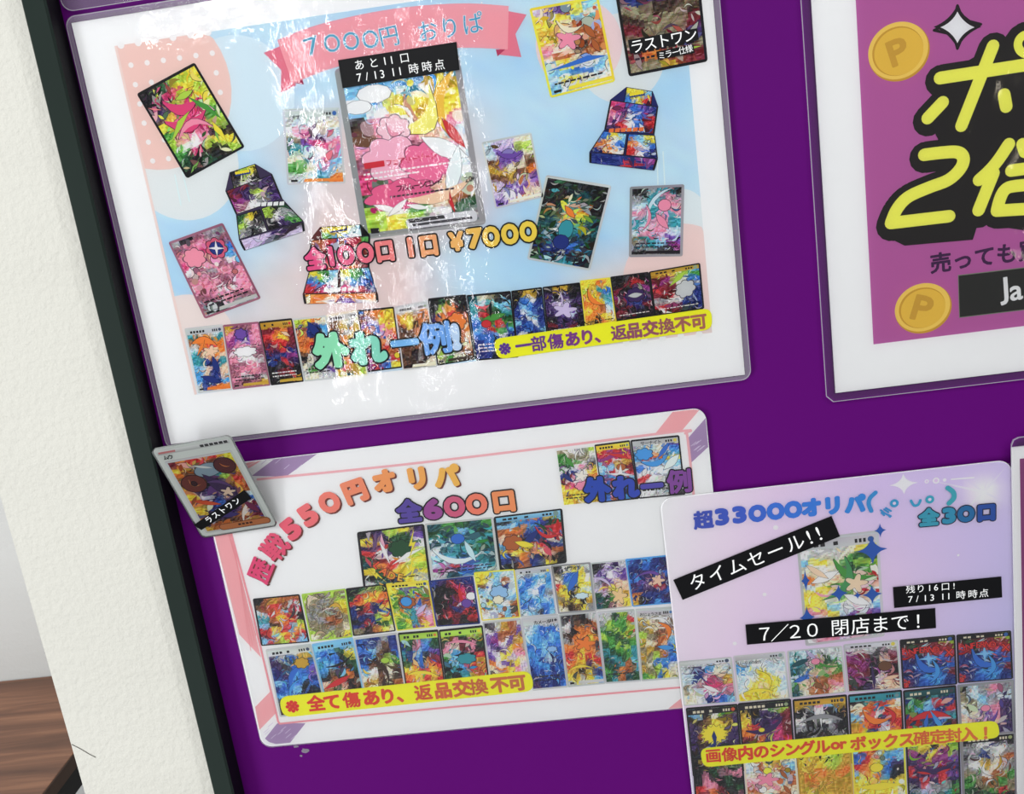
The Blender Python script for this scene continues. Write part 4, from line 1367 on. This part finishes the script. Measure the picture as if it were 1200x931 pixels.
C3 = [
    ([(795, 775.5), (857.5, 770), (864, 823.5), (801, 828)], 'sssss/iVAci/iBpdY/DwdPp/ciwpd/cwBba', 's', 'stl', 's', None, 0),
    ([(859, 769), (920, 763.5), (926, 819), (865, 824)], 'sssss/Aiwii/iiyiw/iwyyi/iyfyi/yyyyc', 's', 's', 's', None, 0),
    ([(922, 763), (987, 757), (992, 812), (926.5, 819)], 'iiiss/tipEi/Tcefe/ibfeO/efnOp/TcOOc', 's', 'ls', None, None, 0),
    ([(988, 755.5), (1052.5, 750), (1057, 808), (993, 812)], 'sssss/mRKKd/RmkfR/mRkmk/RmkwR/RkVff', 's', 'st', 's', None, 0),
    ([(1054, 750), (1119.5, 744), (1122, 802.5), (1057.5, 808)], 'kERRl/rkRrR/VBAbr/BbkBb/BBAbR/rBbAB', 'k', 'st', 'k', None, 0),
    ([(1120.5, 744), (1185, 739), (1187.5, 796), (1122.5, 801.5)], 'kERRl/rkRrR/VBAbr/BbkBb/BBAbR/rBbAB', 'k', 'st', 'k', None, 0),
    ([(803.5, 830), (864.5, 825), (871, 905), (812, 911)], 'akwel/NnynV/VyyyV/VOByV/VNBVV/kVkBk/kEDkR/DRkgk', 'k', 'sl', 'k', None, 0),
    ([(864.5, 824.5), (927, 819), (933, 901), (871.5, 905)], 'kkcel/YkVVR/yVVmR/orVPR/RoVmr/VRlVo/kVVRk/eOaEw', 'k', 's', 'k', None, 0),
    ([(928.5, 820), (992.5, 814), (997, 896), (933.5, 901)], 'YkpaY/kgwkk/wkwgk/gkkgk/kgKkg/kkgkk/KkKkk/NkkNk', 'k', 'ts', 'Y', None, 0),
    ([(993.5, 814.5), (1057, 808.5), (1061, 890), (997.5, 896)], 'kttbi/coroc/arwro/YorBr/oyBwo/rwoyr/bOrYb/Obyrb', 'k', 'ls', 't', None, 0),
    ([(1058, 809.5), (1120.5, 803), (1125, 885), (1062, 890)], 'TkEtT/BearB/eAbBr/rTBbt/rBAkR/RBkBR/BRbRB/BrBRk', 'k', 'sl', 'T', None, 0),
    ([(1121.5, 803), (1188, 796.5), (1191, 878), (1125.5, 884)], 'kigpg/Diagi/cDipV/icvpV/fvVfV/cgvVV/gVvgv/KKggw', 'g', 'sl', None, None, 0),
    ([(811, 889), (870, 884.5), (877, 969), (817, 974)], 'kYkDE/kkEdp/kpkEk/rpRkE/RoRkd/orRkk/RkYkE/kEkdk', 'k', 't', None, None, 0),
    ([(870.5, 884.5), (932.5, 880), (939, 964), (877.5, 969)], 'ccyYc/iOcOa/cpcaO/pfpcO/OcfOc/ciacO/yiyya/caiyc', 'c', 'cs', None, None, 0),
    ([(933, 880), (996.5, 874), (1002, 958), (939, 964)], 'YyylY/yYylY/YYoYo/YoYYY/YYYYY/YYyYY/yYYyY/YyYYY', 'Y', 't', None, None, 1),
    ([(997, 874), (1060.5, 869), (1064, 952), (1002.5, 958)], 'rosya/bryAa/roybV/ayoAk/yyyyy/yyyyc/aysys/yycyy', 'y', 'sc', None, None, 1),
    ([(1061, 869), (1124.5, 863), (1127, 946), (1065, 952)], 'lyNye/mVyml/VmVmv/rVmrV/VrVrv/ghggE/Ttgte/tgtTk', 'k', 'sl', None, None, 1),
    ([(1125, 863), (1191, 857), (1193, 940), (1128, 946)], 'KgwKk/gwgwg/KgBcO/gwYwg/DgwOe/eDOeD/EDerD/kEKek', 'g', 's', 'k', None, 1),
]
F3 = {0: (('s', .62, .56, .2, .7, 10, 'P'), ('l', .55, .66, .2, .6, 30, 'w'), ('t', .4, .4, .2, .6, 50, 'B')), 1: (('s', .6, .55, .24, .9, 70, 'y'), ('s', .4, .8, .3, .5, 0, 'y')),
      2: (('l', .2, .25, .18, .8, -20, 'T'), ('l', .18, .62, .14, .9, -20, 'b'), ('s', .72, .35, .24, .7, 20, 'e'), ('c', .5, .26, .14, .8, 0, 'p')),
      3: (('c', .74, .5, .22, .8, 0, 'n'), ('t', .5, .7, .3, .8, 90, 'V'), ('l', .85, .75, .18, .6, -10, 'f')), 6: (('b', .5, .40, .30, .8, 0, 'y'), ('t', .5, .48, .2, .7, 90, 'B')),
      7: (('s', .5, .36, .4, .6, -20, 'V'), ('c', .4, .4, .1, .8, 0, 'y')), 8: (('t', .5, .3, .2, .5, 90, 'w'), ('s', .5, .3, .42, .4, 180, 'g')), 9: (('s', .5, .35, .3, .8, 20, 'o'), ('s', .8, .35, .2, .8, 80, 'r')),
      10: (('s', .5, .4, .4, .7, 0, 'r'), ('t', .6, .48, .3, .8, 60, 'A'), ('t', .4, .48, .2, .8, 100, 'b')), 11: (('c', .48, .36, .15, .8, 0, 'p'), ('s', .5, .55, .3, .7, -30, 'v')),
      13: (('f', .42, .36, .24, .7, 0, 'p'), ('l', .76, .3, .12, .9, 60, 'O'), ('l', .8, .52, .12, .9, 60, 'O')), 15: (('c', .45, .32, .22, .8, 0, 'y'), ('t', .5, .6, .5, .5, 0, 'y')),
      4: (('s', .5, .55, .34, .8, 30, 'b'), ('s', .6, .72, .26, .6, 100, 'A'), ('x', .5, .42, .2, 1, 0, 'a')), 5: (('s', .5, .55, .34, .8, 30, 'b'), ('s', .6, .72, .26, .6, 100, 'A'), ('x', .5, .42, .2, 1, 0, 'a')),
      16: (('s', .5, .4, .4, .6, 180, 'V'), ('l', .3, .46, .15, .5, 15, 'r'), ('l', .7, .46, .15, .5, -15, 'r')), 17: (('s', .45, .5, .2, .8, 70, 'w'), ('s', .68, .42, .2, .8, 110, 'Y'))}
T3 = {0: ('ミモザ', (50, 44, 48), .10, .15, .075, .02), 1: ('リーリエの全力', (50, 44, 48), .08, .15, .075, .02), 2: ('マオ', (50, 44, 48), .10, .13, .08, .02)}
for k, (q, g, bo, st, hd, ft, rw) in enumerate(C3):
    if k in T3:
        ti = T3[k]
    else:
        ti = None
    cc = card(p3, Y3c - 0.00003 * (k % 2) - (0.00008 if k > 5 else 0) - (0.00008 if k > 11 else 0), q, g, 210 + k if k != 5 else 214, bo, st, 46, hd, ft, None, rw, F3.get(k, ()), None, title=ti,
              lines_col=(230, 226, 226) if bo == 'k' else None)
    if k in (4, 5):
        T = Art(Y3c - 0.0004)
        dx, dy = (0, 0) if k == 4 else (66.5, -6)
        its = [(c, 1063 + dx + i * 5.6, 766 + dy - i * .35 - 3.0 * math.sin(math.pi * (i + .5) / 9), 20 - 5 * i) for i, c in enumerate('INFERNO')]
        pop(T, its + [('X', 1112 + dx, 765 + dy, 5, 1.25)], 10.5, [(214, 44, 46), (222, 60, 48)], 0.018, 0.045, (50, 10, 30))
        T.build('lettering', cc)

T = Art(Y3t)
pop(T, [('超', 824.5, 610), ('3', 846, 606), ('3', 866.5, 603.5), ('0', 887.5, 602), ('0', 909, 599.5), ('0', 929.5, 597.5), ('オ', 951, 595.5), ('リ', 976, 593), ('パ', 1002, 591.5)],
    23, [(62, 84, 186), (58, 96, 200), (52, 120, 214), (52, 130, 216), (48, 140, 214)], 0.088)
TL_ = (52, 148, 206)
T.pstroke(smooth_path([(1026, 577.5), (1019.5, 584), (1018, 591), (1021, 599)], 4), 2.6, TL_)
T.up(2)
m_ = T.mpp(1048, 590)
T.disc(T.P(1048, 590), 5.2 * m_, (52, 158, 200), 20)
T.disc(T.P(1048, 590), 2.0 * m_, (226, 208, 228), 14)
T.disc(T.P(1089.5, 585.5), 5.2 * m_, (56, 168, 192), 20)
T.disc(T.P(1089.5, 585.5), 2.0 * m_, (220, 206, 230), 14)
T.pstroke(smooth_path([(1067.5, 587), (1071, 592.5), (1076, 591.5), (1078.5, 586.5)], 4), 1.6, (54, 162, 198))
for a_ in ([(1032, 598), (1037, 602), (1044, 605)], [(1033, 601), (1036, 604)], [(1036, 597), (1041, 600.5)], [(1040, 603), (1043, 606)], [(1038, 595.5), (1044, 599)]):
    T.pstroke(a_, 1.1, (56, 150, 204))
T.pstroke(smooth_path([(1110.5, 572), (1117, 577), (1117.5, 584), (1112, 590)], 4), 3.0, (60, 170, 184))
T.build('headline_lettering', p3, 'blue to teal rounded lettering')
T = Art(Y3t)
pop(T, [('全', 1088.5, 607), ('3', 1112, 604.5), ('0', 1132, 602.5), ('口', 1156, 601)], 22, [(52, 160, 184), (40, 150, 184), (10, 112, 168), (18, 78, 166)], 0.085, 0.06, (14, 28, 66))
T.build('count_lettering', p3, 'teal to blue outlined lettering')
notice_strip(p3, Y3t, [(820, 877.5), (1169, 844.5), (1172.5, 865), (824, 900)], 6, '画像内のシングルorボックス確定封入！', (836, 886.5), (1155, 859.5), 19,
             [(214, 66, 44), (214, 76, 44), (216, 100, 52), (220, 124, 60)], 0.045,
             [0, .06, .118, .176, .235, .29, .345, .4, .448, .478, .532, .592, .652, .71, .765, .825, .882, .94, 1])
Y3l = Y3 - 0.0014
tape_label(p3, Y3l, [(789, 680), (974.5, 605), (984.5, 629), (800, 703.5)], [('タイムセール', (818, 682), (932, 637), 22), ('!!', (948.5, 630), (959.5, 625.5), 25)], lab='slanted black label with white lettering')
tape_label(p3, Y3l, [(1046.5, 688.5), (1173.5, 676), (1174.5, 700.5), (1048, 713)], [('残り16口!', (1067, 691.3), (1119, 687), 11, [1067, 1079, 1089.5, 1097, 1108, 1118]), ('7/13 11時時点', (1067, 702.8), (1153, 695.6), 11.5, [1067, 1075, 1084.5, 1092.5, 1098, 1105, 1112, 1126, 1140, 1153])], lab='small black label with two lines of white lettering')
tape_label(p3, Y3l, [(873.5, 732.5), (1096, 713), (1097, 736.5), (875.5, 756)], [('７／２０閉店まで！', (896, 743.5), (1076, 728.5), 22.5, [896, 914, 932, 952.5, 985, 1009, 1032, 1055, 1076])], lab='long black label with white lettering')

# ================================================================== magenta poster at the upper right
YR = -0.0026
a, b = at(951.8, 0, YR), at(978, 461, YR)
x0, z0 = (a.x + b.x) / 2, b.z
x1, z1 = x0 + 0.297, z0 + 0.420
pr = empty('laminated_poster', ((x0 + x1) / 2, YR, z0), 'magenta laminated poster with gold coins and huge yellow lettering at the upper right', 'poster')
sheet(pr, x0, x1, z0, z1, YR)
film(pr, rounded(x0 - 0.0068, z0 - 0.0060, x1 + 0.0068, z1 + 0.006, 0.0045, 1), (x0, x1, z0, z1), YR - 0.0012,
     film_material('creased_laminate_film', 0.0, 1.6, 0.35), MARGIN_CLEAR, edge=0.0005)
A = Art(YR - 0.00003)
m0, m1 = A.P(1004.5, 0), A.P(1022, 404)
mx0, mz0 = (m0[0] + m1[0]) / 2, m1[1]
A.poly([(mx0, mz0), (x1 - (mx0 - x0), mz0), (x1 - (mx0 - x0), z1 - (mx0 - x0)), (mx0, z1 - (mx0 - x0))], (178, 94, 157))
A.build('printed_background', pr, 'flat magenta print')
for (cx, cy, rx, ry, rot, lab) in ((1052.5, 59.5, 36, 33.5, 20, 'upper gold coin print'), (1081, 360.5, 33.3, 30, -14, 'lower gold coin print')):
    A = Art(YR - 0.00006)
    m_ = A.mpp(cx, cy)
    A.disc(A.P(cx + 1, cy + 1.5), rx * m_, (196, 152, 58), 48, ry * m_, .2)
    A.disc(A.P(cx, cy), (rx - .8) * m_, (232, 200, 96), 48, (ry - 1) * m_, .2)
    A.disc(A.P(cx - .4, cy + .6), (rx - 6) * m_, (194, 152, 58), 48, (ry - 5.5) * m_, .2)
    A.disc(A.P(cx + .8, cy + 1.2), (rx - 7.2) * m_, (220, 184, 74), 48, (ry - 6.6) * m_, .2)
    A.up()
    put(A, 'P', A.P(cx, cy + 1), 47 * m_, math.radians(rot - 5), (196, 156, 62), 0.03, 1.0, .86)
    A.build('printed_coin', pr, lab)
A = Art(YR - 0.00009)


def star4(px, py, rx, ry, col):
    pts = []
    for i in range(4):
        a0, a1 = math.pi / 2 * i, math.pi / 2 * (i + 1)
        p0, p1 = (rx * math.cos(a0), ry * math.sin(a0)), (rx * math.cos(a1), ry * math.sin(a1))
        cpt = (0.30 * (p0[0] + p1[0]), 0.30 * (p0[1] + p1[1]))
        for k in range(8):
            t = k / 8
            pts.append((px + (1 - t) ** 2 * p0[0] + 2 * t * (1 - t) * cpt[0] + t * t * p1[0], py + (1 - t) ** 2 * p0[1] + 2 * t * (1 - t) * cpt[1] + t * t * p1[1]))
    A.ppoly(pts, col)


A.pstroke([(1094.5, 35.5), (1110, 28.5), (1119, 18), (1122, 6.5), (1126, 17), (1136, 25), (1149.5, 28.5), (1137, 35), (1127.5, 44), (1122, 57), (1119, 46), (1110, 39)], 1.6, (34, 28, 32), closed=True)
star4(1122, 31.5, 28, 26, (34, 28, 32))
star4(1122, 32, 20, 18.5, (226, 226, 228))
A.build('printed_sparkle', pr, 'white four-pointed sparkle with black outline')
STK = [
    [(1101.5, 91.5), (1225, 72.5)], [(1163.5, 54), (1126.5, 147.5)], [(1104.5, 120), (1087, 138.5)], [(1176.5, 111), (1179, 125)], [(1214, 100), (1224, 115)],
    smooth_path([(1083, 181.5), (1103, 179), (1122, 178.5), (1129, 186), (1125, 198), (1111, 211), (1088, 220), (1064, 231), (1051, 245), (1044, 261)], 4), [(1044, 261.5), (1112, 253.5)],
    smooth_path([(1182, 169), (1170, 187), (1159, 200), (1147, 211)], 4), [(1164, 203), (1146.5, 246.5)],
    [(1198, 169), (1201, 178)], [(1185, 200), (1235, 193)], [(1228, 244), (1233, 215)], smooth_path([(1235, 214), (1190, 218), (1178, 222), (1172, 232), (1168, 246.5)], 3), [(1168, 247), (1235, 243)],
]
circ = [(1204 + 11.5 * math.cos(t * math.pi / 10), 52 + 11.5 * math.sin(t * math.pi / 10)) for t in range(20)]
A = Art(YR - 0.00009)
for s in STK + [circ + circ[:1]]:
    A.pstroke([(x + 1, y + 3) for x, y in s], 18.5, (36, 33, 33))
for f in ([(1101, 91), (1163, 54), (1225, 72), (1225, 190), (1126, 148), (1087, 139)], [(1083, 181), (1128, 185), (1182, 169), (1230, 170), (1235, 244), (1146, 247), (1112, 254), (1044, 262), (1052, 245), (1110, 212)],
          [(1087, 139), (1126, 147), (1230, 150), (1230, 190), (1125, 190), (1100, 165)]):
    A.ppoly(f, (36, 33, 33))
A.ppoly([(1044, 280), (1060, 288), (1140, 281), (1146, 262), (1200, 270), (1200, 240), (1050, 250)], (36, 33, 33))
A.up(4)
for s in STK:
    A.pstroke(s, 7.4, (238, 232, 96))
A.pstroke(circ + circ[:1], 5.0, (238, 232, 96))
A.build('giant_lettering', pr, 'yellow brush lettering on a black outline')
T = Art(YR - 0.00009)
line(T, '売っても買', (1102.5, 308.5), (1206, 294), 25, (66, 34, 74), 0.030)
T.build('slogan_lettering', pr, 'dark purple lettering')
T = Art(YR - 0.00009)
T.ppoly([(1122.5, 322.5), (1330, 298), (1332, 348), (1124, 372.8)], (120, 130, 112))
T.ppoly([(1123.3, 323.5), (1330, 299), (1332, 347), (1124.8, 371.8)], (44, 44, 42))
bb = T.build('black_panel', pr, 'black panel with white lettering')
T = Art(YR - 0.00014)
pop(T, [('J', 1176.5, 341.5, 10), ('a', 1191, 343.5, 10)], 35, [(240, 240, 238)], 0.02)
T.build('lettering', bb)

# ================================================================== poster at the right edge
YS = -0.0072
a, b = at(1184, 525, YS), at(1193.5, 931, YS)
x0, z1 = (a.x + b.x) / 2, a.z
x1, z0 = x0 + 0.297, z1 - 0.42
ps = empty('laminated_poster', ((x0 + x1) / 2, YS, z0), 'white-edged magenta poster of which only a strip shows at the right picture edge', 'poster')
sheet(ps, x0, x1, z0, z1, YS)
film(ps, rounded(x0 - 0.0006, z0 - 0.006, x1 + 0.006, z1 + 0.0075, 0.005, 2), (x0, x1, z0, z1), YS - 0.0012, FILM_SOFT, MARGIN_CLEAR, edge=0.0005)
A = Art(YS - 0.00003)
m0 = A.P(1195, 538)
A.poly([(m0[0], z0 + 0.009), (x1 - 0.008, z0 + 0.009), (x1 - 0.008, m0[1]), (m0[0], m0[1])], (132, 52, 110))
A.build('printed_background', ps, 'dark magenta print')

# ================================================================== poster above, only its film corner in view
YT = -0.0026
a = at(66, 0, YT)
b = at(140, 4.5, YT)
fx0, fz0 = X0 + 0.0026, b.z
pt = empty('laminated_poster', (fx0 + 0.2, YT, fz0), 'poster whose clear film corner alone shows at the upper left picture edge', 'poster')
sheet(pt, fx0 + 0.012, fx0 + 0.41, fz0 + 0.012, fz0 + 0.29, YT)
film(pt, rounded(fx0, fz0, fx0 + 0.42, fz0 + 0.30, 0.0075, 6), (fx0 + 0.012, fx0 + 0.41, fz0 + 0.012, fz0 + 0.29), YT - 0.0011, FILM, film_material('smoky_film_margin', 0.09, 0.6, 0.6, 0.1), edge=0.0005)

# ================================================================== the real card leaning on the frame
K = [at(177.5, 526, -0.0357), at(272.5, 510, -0.0411), at(323, 616, -0.0087), at(236, 631, -0.0047)]
ctr = sum(K, Vector()) / 4
ex = ((K[1] - K[0]) + (K[2] - K[3])).normalized()
ez = ((K[0] - K[3]) + (K[1] - K[2]))
ez = (ez - ex * ez.dot(ex)).normalized()
nn = ex.cross(ez)
CW = ((K[1] - K[0]).length + (K[2] - K[3]).length) / 2
CH = ((K[0] - K[3]).dot(ez) + (K[1] - K[2]).dot(ez)) / 2
SK = ((K[0] - K[3]).dot(ex) + (K[1] - K[2]).dot(ex)) / 2
print('real card', CW, CH, SK)
tc_ = empty('trading_card', ctr, 'silver-edged orange and purple trading card in a clear sleeve beside the dark green frame', 'card')


def cq(w_, h_, r=0.003):
    return rounded(-w_ / 2, -h_ / 2, w_ / 2, h_ / 2, r, 5)


def cslab(nm, pts, f, b, m, mats=None):
    n = len(pts)
    V = [ctr + ex * x + ez * z + nn * f for x, z in pts] + [ctr + ex * x + ez * z + nn * b for x, z in pts]
    F = [tuple(range(n)), tuple(range(2 * n - 1, n - 1, -1))] + [(i, n + i, n + (i + 1) % n, (i + 1) % n) for i in range(n)]
    return link(nm, V, F, m, tc_)


SILV = plain('silver_card_edge', (186, 190, 188), 0.35, 0.5, 0.05, 80.0)
cslab('card_stock', cq(CW - 0.0016, CH - 0.0016), 0.0, -0.0004, SILV)
A = Art(0, ctr + nn * 0.00005, ex, ez, nn)
hw, hh = CW / 2 - 0.001, CH / 2 - 0.001
A.poly(cq(2 * hw, 2 * hh), (214, 219, 214))
card(tc_, 0, [(-hw + .0035, hh - .0115), (hw - .0035, hh - .0115), (hw - .0035, -hh + .0025), (-hw + .0035, -hh + .0025)],
     'Rorory/yYoNny/onYsNo/OnostY/nNYVlO/YVkVYr/oVVkno/ywVfVO/rVBfVi/YBbVOb/yVBBhR/OKvVOv/oKVOwV/VONncR/YOoOOY', 900, 's', 'sl', 46, None, None,
     feature=(('O', .54, .17, .22, .55, -8, (140, 160, 172)), ('l', .48, .12, .16, .4, 20, (210, 214, 210)), ('O', .22, .32, .19, .85, 0, (112, 52, 44)), ('s', .22, .32, .10, 1, 40, (200, 120, 70)), ('O', .22, .32, .04, 1, 0, (60, 30, 34)),
              ('O', .82, .15, .16, .9, 0, (92, 44, 46)), ('s', .82, .15, .08, 1, 30, (206, 120, 60)),
              ('l', .60, .42, .34, .8, 58, (66, 44, 84)), ('s', .62, .38, .2, .6, 30, (96, 66, 120)), ('l', .25, .60, .22, .5, 20, (206, 84, 50)),
              ('f', .66, .50, .12, .75, 0, (222, 198, 176)), ('s', .80, .78, .28, .5, -50, (230, 220, 210)), ('l', .45, .80, .2, .8, 10, (70, 56, 120)), ('l', .9, .75, .15, 1, 60, (120, 40, 80))),
     art=A, outline=.45)
A.poly([(-hw + .002, hh - .0018), (hw - .002, hh - .0018), (hw - .002, hh - .0055), (-hw + .002, hh - .0055)], [(226, 228, 226), (230, 232, 230), (190, 192, 190), (170, 172, 170)])
A.poly([(-hw + .003, hh - .0030), (-hw + .016, hh - .0030), (-hw + .016, hh - .0046), (-hw + .003, hh - .0046)], (196, 120, 120))
for i in range(6):
    A.poly([(hw - .024 + i * .0036, hh - .0026), (hw - .0212 + i * .0036, hh - .0026), (hw - .0212 + i * .0036, hh - .0048), (hw - .024 + i * .0036, hh - .0048)], (62, 62, 64))
A.up(2)
for i, ch in enumerate('ムウ'):
    put(A, ch, (-hw + .0065 + i * .0036, hh - .0085), 0.0042, 0, (38, 38, 40), 0.03, up=False)
A.poly([(x + .010, z - hh + .0062) for x, z in rounded(-.0235, -.0032, .0175, .0032, .003, 4)], (120, 68, 40))
A.poly([(x + .010, z - hh + .0062) for x, z in rounded(-.0228, -.0026, .0168, .0026, .0026, 4)], (192, 122, 74))
for i in range(4):
    A.poly([(.002 + i * .003, -hh + .0055), (.0042 + i * .003, -hh + .0055), (.0042 + i * .003, -hh + .0072), (.002 + i * .003, -hh + .0072)], (70, 44, 34))
A.build('printed_face', tc_)


def on_card(px, py, h=0.0):
    d_ = ray(px, py)
    O_ = ctr + nn * h
    t_ = (O_ - CAM).dot(nn) / d_.dot(nn)
    p_ = CAM + d_ * t_ - ctr
    return (p_.dot(ex), p_.dot(ez))


def oncard_quad(pix):
    return [on_card(*p, 0.0008) for p in pix]


Lq = oncard_quad([(227, 615.5), (286, 574.5), (294.5, 584.5), (236, 621.5)])
V = [ctr + ex * x + ez * z + nn * 0.00095 for x, z in Lq] + [ctr + ex * x + ez * z + nn * 0.00080 for x, z in Lq]
lb = link('tape_label', V, [(3, 2, 1, 0), (0, 1, 5, 4), (1, 2, 6, 5), (2, 3, 7, 6), (3, 0, 4, 7)], LABELM, tc_)
lb['label'] = 'slanted black label with white lettering'
A = Art(0, ctr + nn * 0.00100, ex, ez, nn)
p0_, p1_ = oncard_quad([(245, 609), (277, 587.5)])
an = math.atan2(p1_[1] - p0_[1], p1_[0] - p0_[0])
A.up()
for i, ch in enumerate('ラストワン'):
    t = i / 4
    put(A, ch, (p0_[0] + (p1_[0] - p0_[0]) * t, p0_[1] + (p1_[1] - p0_[1]) * t), 0.0062, an, (236, 236, 232), 0.012, up=False)
A.build('lettering', lb)
sl = cslab('sleeve', cq(CW, CH, 0.0035), 0.00072, -0.0006, film_material('card_sleeve_film', 0.0, 0.4, 0.2, 0.08))
sl['label'] = 'clear sleeve'
V = []
for x, z in ((-0.012, -0.012), (0.008, -0.012), (0.008, 0.002), (-0.012, 0.002)):
    p = ctr + ex * x + ez * z - nn * 0.0007
    V += [p, Vector((p.x, -0.0039, p.z))]
link('foam_pad', V, [(0, 2, 4, 6), (7, 5, 3, 1), (0, 1, 3, 2), (2, 3, 5, 4), (4, 5, 7, 6), (6, 7, 1, 0)], PAPER, tc_)
